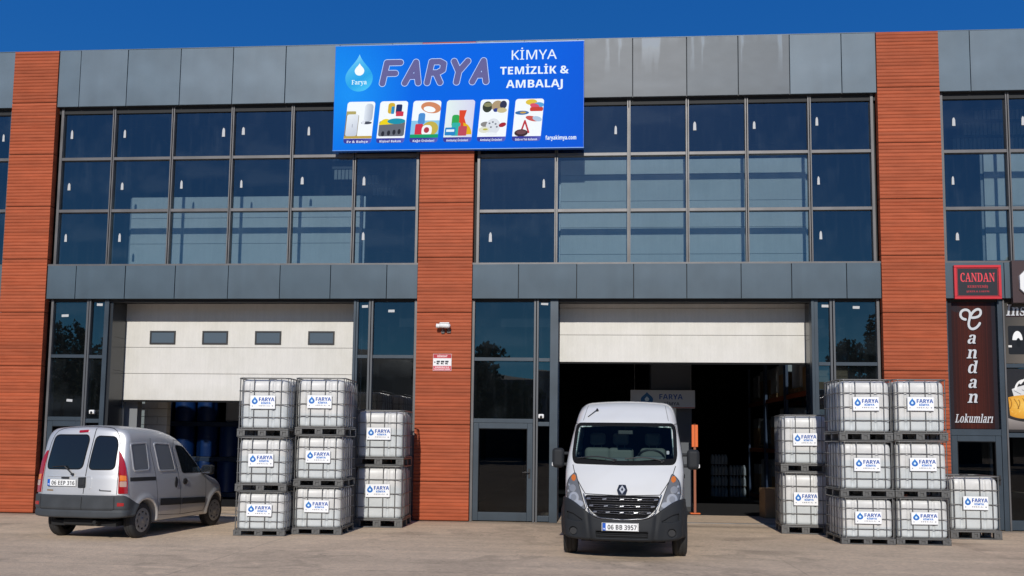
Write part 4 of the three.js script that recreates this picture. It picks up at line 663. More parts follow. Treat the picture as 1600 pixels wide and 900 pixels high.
  P(O, 'badge', merge([strip(R, [[0.41, 0.818], [0.6, 0.812]], 0.016, 0.006, 0.008), strip(R, [[0.41, 0.84], [0.41, 0.815]], 0.014, 0.006, 0.008)]), M.black);
  P(O, 'badge', strip(R, [[-0.57, 0.81], [-0.45, 0.808]], 0.022, 0.005, 0.006), mat(0.5, 0.3, 0.12, 0.3, 0.6));
  for (const s of [-1, 1]) { // tall corner lamps that wrap round the edge
    const rearSide = (a, b, off) => { const th = lerp(0.85, 1.15, a), d = V(-Math.cos(th), 0, s * Math.sin(th)), q = V(0.36, b, s * 0.42); for (let i = 0; i < 300 && shell(q.x, q.y, q.z) < 0; i++) q.addScaledVector(d, 0.003); const n = grad(shell, q).normalize(); return { p: q.addScaledVector(n, off), n }; };
    const lampPoly = roundPoly([[0.08, 1.46, 0.02], [0.3, 1.45, 0.1], [0.74, 1.28, 0.2], [0.98, 0.98], [1.0, 0.77], [0.0, 0.77], [0.02, 1.1]], 0.03);
    const lamp = P(O, 'tail_lamp', patch(rearSide, lampPoly, 0.02, 0.035, 14), M.lampRed);
    P(lamp, 'indicator', patch(rearSide, roundPoly([[0.16, 1.07], [0.82, 1.06], [0.84, 0.98], [0.16, 0.98]], 0.03), 0.0225, 0.01, 4), M.lampAmber); P(lamp, 'reversing_light', patch(rearSide, roundPoly([[0.16, 0.97], [0.84, 0.97], [0.84, 0.88], [0.16, 0.88]], 0.03), 0.0225, 0.01, 4), mat(0.5, 0.32, 0.26, 0.15, 0, { clearcoat: 1 }));
    P(O, 'reflector', patch(RB, roundPoly([[s * 0.72, 0.625], [s * 0.815, 0.62], [s * 0.815, 0.57], [s * 0.72, 0.565]], 0.01), 0.006, 0.01), M.lampRed);
  }
  M.blank = mat(0.2, 0.215, 0.23, 0.3, 0.2, { clearcoat: 0.5, clearcoatRoughness: 0.1 });
  // sides: blind window pressings, cab window, rail, handles, rubbing strips
  for (const [pl, s] of [[S, 1], [L, -1]]) {
    for (const w of [[[0.27, 1.6], [0.74, 1.62], [0.8, 1.13], [0.33, 1.12]], [[0.94, 1.615], [1.45, 1.595], [1.62, 1.1], [1.08, 1.105]]]) {
      const o = roundPoly(w, 0.07), k = P(O, 'blank_window', patch(pl, inset(o, 0.03), 0.003, 0.004), M.blank); P(k, 'pressed_edge', ringPatch(pl, o, inset(o, 0.028), 0.009, 0.012), silver);
    }
    const cw = roundPoly([[1.63, 1.555], [1.88, 1.53, 0.06], [2.2, 1.3, 0.2], [2.5, 1.06], [1.84, 1.07]], 0.045), g = P(O, 'door_window', patch(pl, cw, 0.003, 0.006), M.carGlass); P(g, 'rubber_seal', ringPatch(pl, inset(cw, -0.014), cw, 0.005, 0.008), M.rubber);
    P(O, 'door_gap', merge([strip(pl, [[1.6, 1.66], [1.53, 1.5], [1.68, 1.1], [1.76, 0.8], [1.8, 0.4], [1.82, 0.32]], 0.009), strip(pl, [[0.86, 1.69], [0.84, 1.5], [0.98, 1.05], [1.04, 0.7], [1.06, 0.42]], 0.008), strip(pl, [[2.62, 1.08], [2.66, 0.8], [2.66, 0.42], [2.6, 0.33], [1.82, 0.32], [1.06, 0.36]], 0.008), strip(pl, [[1.6, 1.66], [1.9, 1.62], [2.25, 1.38], [2.62, 1.08]], 0.008)]), M.gap);
    P(O, 'slide_rail', strip(pl, [[0.24, 1.0], [0.98, 0.99]], 0.065, 0.002, 0.004), M.black);
    P(O, 'rubbing_strip', merge([strip(pl, [[1.12, 0.58], [1.79, 0.556]], 0.12, 0.018, 0.02), strip(pl, [[1.82, 0.555], [2.64, 0.53]], 0.11, 0.018, 0.02)]), M.plastic);
    for (const [x, y, a, b] of [[1.62, 0.9, 0.05, 0.1], [1.92, 0.905, 0.08, 0.06]]) { const q = pl(x, y).p; const c = new THREE.SphereGeometry(1, 14, 10); c.scale(a, b, 0.016); c.translate(q.x, q.y, q.z + s * 0.004); P(O, 'door_handle', clean(c), M.black); }
    const q = pl(2.56, 1.1).p, m = rbox(-0.07, 0.1, -0.09, 0.09, -0.11, 0.11, 0.055, 4); m.translate(q.x, q.y + 0.0, q.z + s * 0.14); const mm = P(O, 'door_mirror', m, M.plastic); P(mm, 'mirror_arm', rod(q, V(q.x, q.y - 0.03, q.z + s * 0.08), 0.03, 8), M.plastic); P(mm, 'mirror_glass', box(q.x - 0.076, q.x - 0.071, q.y - 0.065, q.y + 0.065, q.z + s * 0.14 - 0.085, q.z + s * 0.14 + 0.085), M.chrome);
  }
  const F = onto(f, 'front'); P(O, 'windscreen', patch((a, b, o) => { const t = clamp((b - 1.1) / 0.6); const x = lerp(2.72, 1.93, t); const q = V(x, 0, a); let y = top(x) - 0.07 * (a / 0.75) ** 2; q.y = y; const n = grad(shell, q).normalize(); return { p: q.addScaledVector(n, o), n }; }, roundPoly([[-0.56, 1.66], [0.56, 1.66], [0.64, 1.13], [-0.64, 1.13]], 0.06), 0.005, 0.012), M.carGlass);
  for (const s of [-1, 1]) P(O, 'headlamp', patch(F, roundPoly([[s * 0.38, 0.78], [s * 0.62, 0.8], [s * 0.64, 0.66], [s * 0.4, 0.64]], 0.04), 0.008, 0.02), M.chrome);
  P(O, 'underbody', merge([box(0.25, 3.5, 0.22, 0.3, -0.6, 0.6), rod(V(XR, 0.3, -0.62), V(XR, 0.3, 0.62), 0.045, 8), rod(V(0.1, 0.29, 0.3), V(0.5, 0.29, 0.3), 0.035, 8), rbox(0.2, 0.6, 0.23, 0.34, -0.35, 0.2, 0.03)]), M.gap);
  const hub = mat(0.26, 0.265, 0.27, 0.42, 0.5);
  const rim = (w, s, Rr, W) => {
    const z = s * (W / 2 - 0.005), R0 = Rr * 0.66, list = [], e = (shape, d, b = 0.004) => clean(new THREE.ExtrudeGeometry(shape, { depth: d, bevelEnabled: true, bevelSize: b, bevelThickness: b, bevelSegments: 2, curveSegments: 20 }));
    const disc = new THREE.Shape(); disc.absarc(0, 0, R0, 0, Math.PI * 2); for (let i = 0; i < 8; i++) { const a = i / 8 * Math.PI * 2, h = new THREE.Path(); h.absellipse(Math.cos(a) * R0 * 0.7, Math.sin(a) * R0 * 0.7, R0 * 0.17, R0 * 0.1, 0, Math.PI * 2, true, a + Math.PI / 2); disc.holes.push(h); }
    const g = e(disc, 0.008); g.translate(0, 0, z - 0.004); list.push(g); const c = new THREE.SphereGeometry(R0 * 0.28, 16, 10); c.scale(1, 1, 0.25); c.translate(0, 0, z + 0.006); list.push(clean(c));
    P(w, 'rim', merge(list), hub); const b = new THREE.CylinderGeometry(R0, R0, 0.08, 24); b.rotateX(Math.PI / 2); b.translate(0, 0, z - s * 0.055); P(w, 'brake_drum', clean(b), M.black);
  };
  for (const [x, t] of [[XR, 0], [XF, -0.03]]) for (const s of [-1, 1]) wheel(O, x, 0.3, s * 0.705, s, 0.302, 0.178, rim, t);
}

// ---------- white cargo van, seen from the front ----------
{ // local: +x ahead, z to the van's own right; x = 0 at the grille
  const O = thing('cargo_van', 'white cargo van with black bumper, facing out of the open doorway', 'van', [0.52, 0, 6.05], -Math.PI / 2 - 5 * Math.PI / 180);
  const white = mat(0.72, 0.722, 0.715, 0.35, 0, { clearcoat: 0.8, clearcoatRoughness: 0.08 });
  const top = table(curve([[-5.6, 2.38], [-4, 2.4], [-2.2, 2.4], [-1.75, 2.375], [-1.45, 2.3], [-1.2, 2.135], [-1.06, 2.02], [-0.75, 1.7], [-0.45, 1.385], [-0.33, 1.27], [-0.2, 1.12], [-0.08, 0.95], [0.02, 0.72], [0.1, 0.4]]), -5.7, 0.4, 4000), dT = (x) => (top(x + 0.012) - top(x - 0.012)) / 0.024;
  const XW = -0.9, XB = -4.2, YW = 0.345;
  const arch = (x, y, xw) => 0.03 * Math.exp(-(((Math.hypot(x - xw, y - YW) - 0.44) / 0.07) ** 2));
  const half = (x, y) => 0.905 - 0.02 * clamp((0.5 - y) / 0.3) - 0.165 * Math.pow(clamp((y - 1.25) / 1.15), 1.25) - 0.13 * Math.pow(clamp((x + 0.95) / 0.95), 2) + arch(x, y, XW) + arch(x, y, XB);
  const bow = (z) => 0.2 * Math.pow(Math.abs(z) / 0.85, 2.6);
  const shell = (x, y, z) => { const xe = x + bow(z) * clamp(1.6 - 0.6 * y), t = dT(xe); let v = smax(Math.abs(z) - half(x, y), (y - top(xe) + 0.05 * (z / 0.8) ** 2) / Math.sqrt(1 + t * t), 0.1 + 0.06 * clamp((y - 1.4) / 0.6)); v = smax(v, xe + 0.02 * Math.abs(y - 0.6) - 0.0, 0.07); v = smax(v, -5.4 - x, 0.12); return smax(v, 0.3 - y, 0.06); };
  const wsPoly = [[-0.745, 2.0], [0.745, 2.0], [0.775, 1.9], [0.79, 1.5], [0.755, 1.385], [0.0, 1.372], [-0.755, 1.385], [-0.79, 1.5], [-0.775, 1.9]];
  const inWs = (z, y) => Math.max(Math.abs(z) - (0.765 - 0.04 * clamp((y - 1.5) / 0.5)), y - 1.985 + 0.03 * (z / 0.8) ** 2, 1.4 - y) + 0.025;
  const f0 = (x, y, z) => { let v = shell(x, y, z); for (const xw of [XW, XB]) v = smax(v, -Math.max(Math.hypot(x - xw, y - YW) - 0.405, 0.5 - Math.abs(z)), 0.02); return v; };
  const cabin = (x, y, z) => Math.max(shell(x, y, z) + 0.07, 0.95 - y, -2.3 - x, y - 2.12);
  const f = (x, y, z) => Math.max(f0(x, y, z), -cabin(x, y, z), -Math.max(inWs(z, y), shell(x, y, z) - 0.2, -1.35 - x));
  P(O, 'body', dusty(surfaceNet(f, [-5.55, 0.24, -1.0], [0.14, 2.52, 1.0], 0.03, 2), 0.4, 1.3, 0.22), Object.assign(white.clone(), { vertexColors: true }));
  const lim = (z) => { const a = Math.abs(z); return 0.605 + 0.275 * sstep(0.3, 0.86, a) ; };
  const bumper = (x, y, z) => { const a = Math.abs(z); let v = shell(x, y, z) - 0.035 - 0.03 * Math.exp(-(((y - 0.42) / 0.16) ** 2)) * (1 - sstep(0.45, 0.62, a)); v += 0.018 * Math.exp(-(((a - 0.47 - 0.12 * (y - 0.4)) / 0.03) ** 2)); v = smax(v, y - lim(z), 0.025); v = smax(v, 0.27 + 0.04 * sstep(0.6, 0.95, a) - y, 0.06); v = smax(v, -0.62 - x, 0.03); v = smax(v, 0.425 - Math.hypot(x - XW, y - YW), 0.02); const sl = Math.max(Math.abs(y - (0.375)) - 0.045 , a - 0.37 - 0.1 * (y - 0.37)); v = smax(v, -Math.max(sl, 0.006 - shell(x, y, z)), 0.015); const ev = Math.max(Math.abs(y - 0.6 - 0.28 * (a - 0.7)) - 0.05 * clamp((a - 0.56) / 0.16), Math.abs(a - 0.7) - 0.12); v = smax(v, -Math.max(ev, 0.006 - shell(x, y, z)), 0.012); const fg = Math.hypot(a - 0.715, y - 0.405) - 0.058; return smax(v, -Math.max(fg, 0.008 - shell(x, y, z)), 0.012); };
  P(O, 'front_bumper', surfaceNet(bumper, [-0.75, 0.22, -1.02], [0.16, 0.95, 1.02], 0.0145), M.plastic);
  const F = onto(f0, 'front'), FS = onto(shell, 'front'), FB = onto(bumper, 'front'), Sd = { 1: onto(f0, 'right'), '-1': onto(f0, 'left') };
  // windscreen, its black border, what shows inside
  const ws = roundPoly(wsPoly, 0.06), glass = P(O, 'windscreen', patch(FS, inset(ws, 0.012), 0.004, 0.006, 8), mat(0.7, 0.82, 0.8, 0, 0, { transmission: 1, thickness: 0, ior: 1.42 }));
  P(glass, 'rubber_seal', ringPatch(FS, inset(ws, -0.012), inset(ws, 0.04), 0.006, 0.012), M.rubber);
  P(glass, 'cowl_strip', patch(FS, roundPoly([[-0.77, 1.47], [-0.4, 1.425], [0.4, 1.425], [0.77, 1.47], [0.755, 1.382], [0, 1.368], [-0.755, 1.382]], 0.02), 0.008, 0.014), M.rubber);
  P(glass, 'windscreen_label', patch(FS, roundPoly([[-0.68, 1.58], [-0.64, 1.58], [-0.64, 1.53], [-0.68, 1.53]], 0.01), 0.0075, 0.003, 2), mat(0.3, 0.34, 0.35, 0.6));
  const grey = mat(0.11, 0.12, 0.118, 0.8), dark = mat(0.03, 0.034, 0.034, 0.85);
  P(O, 'dashboard', merge([rbox(-1.05, -0.62, 0.96, 1.42, -0.78, 0.78, 0.08, 3), rbox(-0.98, -0.7, 1.36, 1.5, -0.62, -0.14, 0.06, 3), rbox(-1.0, -0.72, 1.36, 1.47, -0.06, 0.3, 0.05, 3)]), grey);
  { const sw = new THREE.TorusGeometry(0.2, 0.018, 10, 32); sw.rotateY(Math.PI / 2); sw.rotateZ(-0.9); sw.translate(-1.08, 1.47, -0.4); P(O, 'steering_wheel', merge([clean(sw), rod(V(-1.08, 1.47, -0.58), V(-1.08, 1.47, -0.22), 0.018, 8), rod(V(-1.08, 1.47, -0.4), V(-0.92, 1.36, -0.4), 0.03, 8)]), M.black); }
  for (const z of [-0.42, 0.1, 0.48]) { const s = P(O, 'seat', merge([rbox(-1.78, -1.6, 0.98, 1.62, z - 0.21, z + 0.21, 0.07, 3), rbox(-1.72, -1.3, 0.96, 1.1, z - 0.21, z + 0.21, 0.05, 3)]), grey); P(s, 'headrest', merge([rbox(-1.77, -1.65, 1.66, 1.86, z - 0.13, z + 0.13, 0.055, 3), rod(V(-1.71, 1.55, z - 0.06), V(-1.71, 1.7, z - 0.06), 0.01, 6), rod(V(-1.71, 1.55, z + 0.06), V(-1.71, 1.7, z + 0.06), 0.01, 6)]), grey); }
  P(O, 'bulkhead', box(-2.32, -2.28, 0.95, 2.3, -0.8, 0.8), dark);
  P(O, 'rear_view_mirror', merge([rbox(-1.16, -1.12, 1.83, 1.9, -0.12, 0.12, 0.015), rod(V(-1.13, 1.88, 0), V(-1.12, 1.97, 0), 0.01, 6)]), M.black);
  for (const [a, b] of [[[0.7, 1.44], [0.1, 1.425]], [[-0.02, 1.44], [-0.6, 1.415]]]) { const p = FS(a[0], a[1]), q = FS(b[0], b[1]), m = FS((a[0] + b[0]) / 2, (a[1] + b[1]) / 2 + 0.035); P(O, 'wiper', merge([tube([p.p.addScaledVector(p.n, 0.03), m.p.addScaledVector(m.n, 0.03), q.p.addScaledVector(q.n, 0.025)], 0.01, 14, 6), rod(FS(b[0] + 0.03, b[1]).p.addScaledVector(p.n, 0.02), FS(b[0] + 0.03, b[1] - 0.03).p.addScaledVector(p.n, 0.05), 0.018, 8)]), M.black); }
  // bonnet shut lines, roof ribs, aerial
  P(O, 'bonnet_gap', merge([strip(F, [[-0.775, 1.36], [-0.72, 1.2], [-0.6, 1.02], [-0.545, 0.945], [0, 0.93], [0.545, 0.945], [0.6, 1.02], [0.72, 1.2], [0.775, 1.36]], 0.011, 0.002)]), M.gap);
  P(O, 'roof_gap', merge([strip(F, [[-0.62, 2.3], [-0.67, 2.05]], 0.01, 0.002), strip(F, [[0.62, 2.3], [0.67, 2.05]], 0.01, 0.002)]), mat(0.3, 0.3, 0.3, 0.7));
  { const q = F(0.46, 2.21); P(O, 'aerial', merge([rod(q.p, q.p.clone().add(V(0.03, 0.03, 0)), 0.025, 8, 0.014), rod(q.p.clone().add(V(0.02, 0.02, 0)), V(q.p.x + 0.12, q.p.y - 0.1, q.p.z + 0.14), 0.007, 6)]), M.black); }
  // grille with three slotted chrome bars
  const gp = roundPoly([[-0.55, 0.925], [0.55, 0.925], [0.47, 0.72], [0.34, 0.62], [0, 0.6], [-0.34, 0.62], [-0.47, 0.72]], 0.05), gr = P(O, 'grille', patch(F, gp, 0.012, 0.03, 8), mat(0.008, 0.008, 0.009, 0.8, 0, { specularIntensity: 0.2 }));
  P(gr, 'grille_surround', strip(F, [[-0.555, 0.93], [-0.475, 0.71], [-0.41, 0.64], [-0.3, 0.607], [0, 0.592], [0.3, 0.607], [0.41, 0.64], [0.475, 0.71], [0.555, 0.93]], 0.013, 0.05, 0.04), M.chromeBar);
  for (const [y, w] of [[0.868, 0.5], [0.775, 0.455], [0.69, 0.4]]) {
    const parts = [strip(F, [[-w, y + 0.014], [w, y + 0.014]], 0.006, 0.045, 0.03), strip(F, [[-w * 0.96, y - 0.014], [w * 0.96, y - 0.014]], 0.005, 0.045, 0.03)];
    for (const c of [-0.96, -0.5, 0, 0.5, 0.96]) parts.push(strip(F, [[c * w - 0.028, y], [c * w + 0.028, y]], 0.022, 0.043, 0.03)); P(gr, 'chrome_bar', merge(parts), M.chromeBar);
  }
  for (const y of [0.822, 0.735]) P(gr, 'slat', strip(F, [[-0.49 + (0.9 - y) * 0.6, y], [0.49 - (0.9 - y) * 0.6, y]], 0.012, 0.028, 0.02), M.black);
  { // diamond badge in a dark surround
    const q = F(0, 1.0), b = P(O, 'badge', (() => { const s = new THREE.Shape(); [[0, 0.085], [0.045, 0.082], [0.07, 0], [0.045, -0.082], [-0.045, -0.082], [-0.07, 0], [-0.045, 0.082]].forEach(([x, y], i) => i ? s.lineTo(x, y) : s.moveTo(x, y)); const g = new THREE.ExtrudeGeometry(s, { depth: 0.008, bevelEnabled: true, bevelSize: 0.006, bevelThickness: 0.006, bevelSegments: 2 }); return clean(g); })(), mat(0.02, 0.025, 0.04, 0.25));
    b.position.copy(q.p).addScaledVector(q.n, 0.012); b.rotation.order = 'YXZ'; b.rotation.set(-Math.asin(clamp(q.n.y, -1, 1)), Math.PI / 2, 0);
    const d = new THREE.Shape(); d.moveTo(0, 0.07); d.lineTo(0.042, 0); d.lineTo(0, -0.07); d.lineTo(-0.042, 0); d.closePath(); const h = new THREE.Path(); h.moveTo(0, 0.042); h.lineTo(-0.021, 0.0); h.lineTo(0, -0.03); h.lineTo(0.021, 0.0); h.closePath(); d.holes.push(h); const g = new THREE.ExtrudeGeometry(d, { depth: 0.01, bevelEnabled: true, bevelSize: 0.003, bevelThickness: 0.004, bevelSegments: 2 }); const e = P(b, 'emblem', clean(g), mat(0.62, 0.64, 0.67, 0.4, 0.5)); e.position.z = 0.012;
  }
  M.bowl = mat(0.62, 0.62, 0.61, 0.25, 0.35);
  // headlamps: housing, bowl, indicator, clear cover
  for (const s of [-1, 1]) {
    const poly = roundPoly([[0.72, 1.245, 0.03], [0.82, 1.15, 0.1], [0.845, 0.98, 0.12], [0.8, 0.83, 0.08], [0.66, 0.755, 0.1], [0.53, 0.72, 0.02], [0.555, 0.79], [0.61, 0.95], [0.66, 1.08]].map(([z, y, r]) => [s * z, y, r]), 0.05);
    const hl = P(O, 'headlamp', patch(F, poly, 0.004, 0.02), mat(0.2, 0.2, 0.2, 0.4, 0.15)); P(hl, 'trim', ringPatch(F, inset(poly, -0.008), poly, 0.007, 0.012), M.gap);
    const disc = (z, y, a, b, off, m, nm) => P(hl, nm, patch(F, Array.from({ length: 22 }, (_, i) => [s * z + Math.cos(i / 22 * 6.2832) * a, y + Math.sin(i / 22 * 6.2832) * b]), off, 0.01, 3), m);
    disc(0.715, 0.88, 0.075, 0.082, 0.012, M.bowl, 'reflector'); disc(0.715, 0.88, 0.042, 0.046, 0.018, mat(0.35, 0.355, 0.36, 0.12, 0.2), 'projector'); disc(0.625, 0.8, 0.06, 0.045, 0.01, M.bowl, 'reflector'); disc(0.745, 1.015, 0.05, 0.05, 0.012, mat(0.4, 0.4, 0.4, 0.35, 0.3), 'reflector'); disc(0.74, 1.165, 0.034, 0.045, 0.014, M.lampAmber, 'indicator'); for (const [z, y] of [[0.8, 1.06], [0.805, 0.97]]) disc(z, y, 0.014, 0.016, 0.016, M.bowl, 'lamp_bead');
    P(hl, 'clear_cover', patch(F, inset(poly, -0.001), 0.03, 0.03), M.lampClear);
    const q = FB(s * 0.715, 0.405, 0), fog = new THREE.CylinderGeometry(0.048, 0.05, 0.02, 20); fog.rotateZ(Math.PI / 2); fog.translate(q.p.x + 0.012, q.p.y, q.p.z); P(O, 'fog_lamp', clean(fog), mat(0.05, 0.052, 0.055, 0.2, 0.3));
    // door mirror on two arms, doors, side windows
    const mz = s * 1.045, m = P(O, 'door_mirror', rbox(-1.06, -0.9, 1.3, 1.61, mz - 0.095, mz + 0.095, 0.06, 4), M.plastic); P(m, 'mirror_arm', merge([rbox(-1.02, -0.96, 1.5, 1.55, s * 0.84 - 0.13, s * 0.84 + 0.13, 0.02), rbox(-1.02, -0.96, 1.33, 1.38, s * 0.84 - 0.13, s * 0.84 + 0.13, 0.02)]), M.plastic); P(m, 'mirror_glass', rbox(-1.075, -1.06, 1.33, 1.58, mz - 0.08, mz + 0.08, 0.006), M.chrome); P(m, 'repeater', rbox(-0.99, -0.93, 1.325, 1.385, mz + s * 0.075 - 0.025, mz + s * 0.075 + 0.025, 0.012), M.white);
    const pl = Sd[s], win = roundPoly([[-0.95, 1.42], [-1.22, 1.92, 0.08], [-1.95, 1.95], [-1.95, 1.38], [-1.0, 1.34]], 0.05), g = P(O, 'door_window', patch(pl, win, 0.003, 0.006), M.carGlass); P(g, 'rubber_seal', ringPatch(pl, inset(win, -0.016), win, 0.005, 0.008), M.rubber);
    P(O, 'door_gap', merge([strip(pl, [[-0.9, 1.36], [-1.2, 2.0], [-2.02, 2.06], [-2.04, 0.5], [-1.36, 0.45]], 0.01), strip(pl, [[-0.86, 1.3], [-0.8, 0.95]], 0.01)]), M.gap); P(O, 'door_handle', patch(pl, roundPoly([[-1.92, 1.2], [-1.74, 1.2], [-1.74, 1.14], [-1.92, 1.14]], 0.02), 0.025, 0.03), M.plastic);
    P(O, 'rubbing_strip', strip(pl, [[-1.45, 0.72], [-3.6, 0.72]], 0.16, 0.016, 0.02), M.plastic);
  }
  { const q = FB(0.0, 0.49, 0), pl = P(O, 'number_plate', rbox(-0.265, 0.265, -0.06, 0.06, 0, 0.012, 0.004), M.white); pl.position.copy(q.p).add(V(0.012, 0, 0.02)); pl.rotation.y = Math.PI / 2; P(pl, 'plate_face', plane(0.515, 0.115, 0, 0, 0.0135), face(plateTex('06 BB 3957'))); const lg = P(O, 'lower_grille', patch(FS, roundPoly([[-0.385, 0.42], [0.385, 0.42], [0.37, 0.335], [-0.37, 0.335]], 0.03), 0.012, 0.01), M.gap); for (const y of [0.36, 0.39]) P(lg, 'slat', strip(FS, [[-0.36, y], [0.36, y]], 0.012, 0.026, 0.02), M.plastic); }
  P(O, 'underbody', merge([box(-4.9, -0.35, 0.24, 0.36, -0.62, 0.62), rod(V(XW, 0.33, -0.7), V(XW, 0.33, 0.7), 0.05, 8), rod(V(XB, 0.33, -0.7), V(XB, 0.33, 0.7), 0.06, 8)]), M.gap);
  const steel = mat(0.28, 0.285, 0.29, 0.45, 0.6);
  const rim = (w, s, R, W) => { const R0 = R * 0.64, z = s * (W / 2 - 0.03), sh = new THREE.Shape(); sh.absarc(0, 0, R0, 0, 6.2832); for (let i = 0; i < 10; i++) { const a = i / 10 * 6.2832, h = new THREE.Path(); h.absellipse(Math.cos(a) * R0 * 0.72, Math.sin(a) * R0 * 0.72, R0 * 0.1, R0 * 0.1, 0, 6.2832, true); sh.holes.push(h); } const g = new THREE.ExtrudeGeometry(sh, { depth: 0.012, bevelEnabled: true, bevelSize: 0.004, bevelThickness: 0.004, bevelSegments: 2 }); g.translate(0, 0, z - 0.006); const c = new THREE.SphereGeometry(R0 * 0.3, 16, 8); c.scale(1, 1, 0.5); c.translate(0, 0, z); P(w, 'rim', merge([clean(g), clean(c)]), steel); const b = new THREE.CylinderGeometry(R0, R0, 0.1, 24); b.rotateX(Math.PI / 2); b.translate(0, 0, z - s * 0.06); P(w, 'brake_drum', clean(b), M.black); };
  for (const [x, t] of [[XW, 0.05], [XB, 0]]) for (const s of [-1, 1]) wheel(O, x, 0.345, s * 0.83, s, 0.348, 0.21, rim, t);
}

// ---------- goods seen through the doorways ----------
{
  const h = thing('hanging_sign', 'white board with blue drop and FARYA lettering hung inside the open doorway', 'sign', [1.91, 2.58, -3.8]);
  P(h, 'board', box(-0.8, 0.8, 0, 0.45, -0.02, 0.01), M.white); P(h, 'sign_face', plane(1.59, 0.44, 0, 0.225, 0.012), face(hangTex)); P(h, 'hanger', merge([rod(V(-0.7, 0.45, 0), V(-0.7, 2.14, 0), 0.008, 5), rod(V(0.7, 0.45, 0), V(0.7, 2.14, 0), 0.008, 5)]), M.cage);
  const c = thing('office_pillar', 'dark grey boxed pillar behind the hanging sign', 'pillar', [2.15, 0, -4.4]); P(c, 'shaft', rbox(-0.52, 0.52, 0, 4.7, -0.3, 0.3, 0.02), mat(0.09, 0.1, 0.115, 0.6)); P(c, 'base_plate', box(-0.56, 0.56, 0.006, 0.12, -0.34, 0.34), M.black);
  const g = thing('rack_guard', 'orange painted steel upright standing behind the white van', 'guard', [2.64, 0, -3.3]);
  P(g, 'post', rbox(-0.03, 0.03, 0.006, 2.2, -0.03, 0.03, 0.008), mat(0.3, 0.1, 0.05, 0.6)); P(g, 'plate', merge([rbox(-0.075, -0.005, 1.62, 2.16, 0.031, 0.05, 0.006), rbox(0.005, 0.075, 1.62, 2.16, 0.031, 0.05, 0.006)]), M.orange); P(g, 'foot', rbox(-0.12, 0.12, 0.006, 0.03, -0.12, 0.12, 0.006), M.orange);
  function drumShape() { const pr = [[0, 0], [0.27, 0], [0.29, 0.02], [0.29, 0.28], [0.3, 0.3], [0.29, 0.32], [0.29, 0.58], [0.3, 0.6], [0.29, 0.62], [0.29, 0.85], [0.275, 0.88], [0.25, 0.88], [0.24, 0.86], [0, 0.86]]; return clean(new THREE.LatheGeometry(pr.map(([r, y]) => new THREE.Vector2(r, y)), 24)); }
  const d0 = thing('blue_drum', 'blue plastic drum', 'drum'); P(d0, 'drum_body', drumShape(), M.blue); P(d0, 'bung', merge([rod(V(0.15, 0.85, 0.05), V(0.15, 0.885, 0.05), 0.035, 10), rod(V(-0.15, 0.85, 0.05), V(-0.15, 0.885, 0.05), 0.035, 10)]), M.white);
  const rack = (name, label, x, z, w, d, ys, turn = 0, paint = M.beam) => { const r = thing(name, label, 'rack', [x, 0, z], turn); for (const a of [-w / 2, w / 2]) for (const b of [-d / 2, d / 2]) P(r, 'upright', rbox(a - 0.045, a + 0.045, 0.006, ys[ys.length - 1] + 1.1, b - 0.035, b + 0.035, 0.005, 1), M.upright); for (const y of ys) { P(r, 'beam', rbox(-w / 2 + 0.046, w / 2 - 0.046, y - 0.13, y - 0.01, d / 2 - 0.025, d / 2 + 0.025, 0.005, 1), paint); P(r, 'beam', rbox(-w / 2 + 0.046, w / 2 - 0.046, y - 0.13, y - 0.01, -d / 2 - 0.025, -d / 2 + 0.025, 0.005, 1), paint); P(r, 'shelf', box(-w / 2 + 0.046, w / 2 - 0.046, y - 0.009, y, -d / 2 + 0.03, d / 2 - 0.03), M.steel); } return r; };
  M.beam = mat(0.26, 0.055, 0.012, 0.7); M.upright = mat(0.03, 0.05, 0.1, 0.5);
  rack('pallet_rack', 'tall rack of drums and tanks behind the half-open left door', -9.9, -6.6, 4.0, 1.1, [0.16, 1.16, 2.16, 3.16], 0, M.upright);
  let first = true; const tiers = ['on the floor level', 'on the second level', 'on the third level'];
  for (let r = 0; r < 3; r++) for (let i = 0; i < 6; i++) { if (i > 1 && r === 2) continue; const d = first ? d0 : d0.clone(); if (!first) { d.name = numbered('blue_drum'); scene.add(d); } first = false; d.position.set(-11.55 + i * 0.66 + rr(-0.02, 0.02), 0.163 + r, -6.3 + rr(-0.04, 0.04)); d.rotation.y = rr(-0.3, 0.3); tag(d, `blue plastic drum ${tiers[r]} of the left rack, ${['leftmost', 'second', 'third', 'fourth', 'fifth', 'sixth'][i]} from the left wall`, 'drum', 'blue drums on the rack behind the left door'); }
  for (let i = 0; i < 4; i++) { const b = thing('white_canister', `translucent white canister on the left rack, third level, ${['first', 'second', 'third', 'fourth'][i]} beside the drums`, 'canister', [-10.1 + i * 0.55, 2.163, -6.35], rr(-0.05, 0.05), 'white canisters on the rack behind the left door'); P(b, 'canister_body', rbox(-0.22, 0.22, 0, 0.62, -0.2, 0.2, 0.06, 3), mat(0.42, 0.43, 0.42, 0.5)); P(b, 'cap', rod(V(0.1, 0.62, 0.1), V(0.1, 0.67, 0.1), 0.04, 10), M.black); }
  // long rack along the right wall
  const R = (z, n) => rack('pallet_rack', `orange beamed rack with goods, ${n} bay along the right wall of the open doorway`, 5.75, z, 2.6, 1.1, [0.2, 1.6, 3.0], -Math.PI / 2);
  R(-3.6, 'nearest'); R(-6.4, 'middle'); R(-9.2, 'farthest');
  const greyCan = mat(0.3, 0.32, 0.33, 0.6), wrap = mat(0.36, 0.37, 0.38, 0.3);
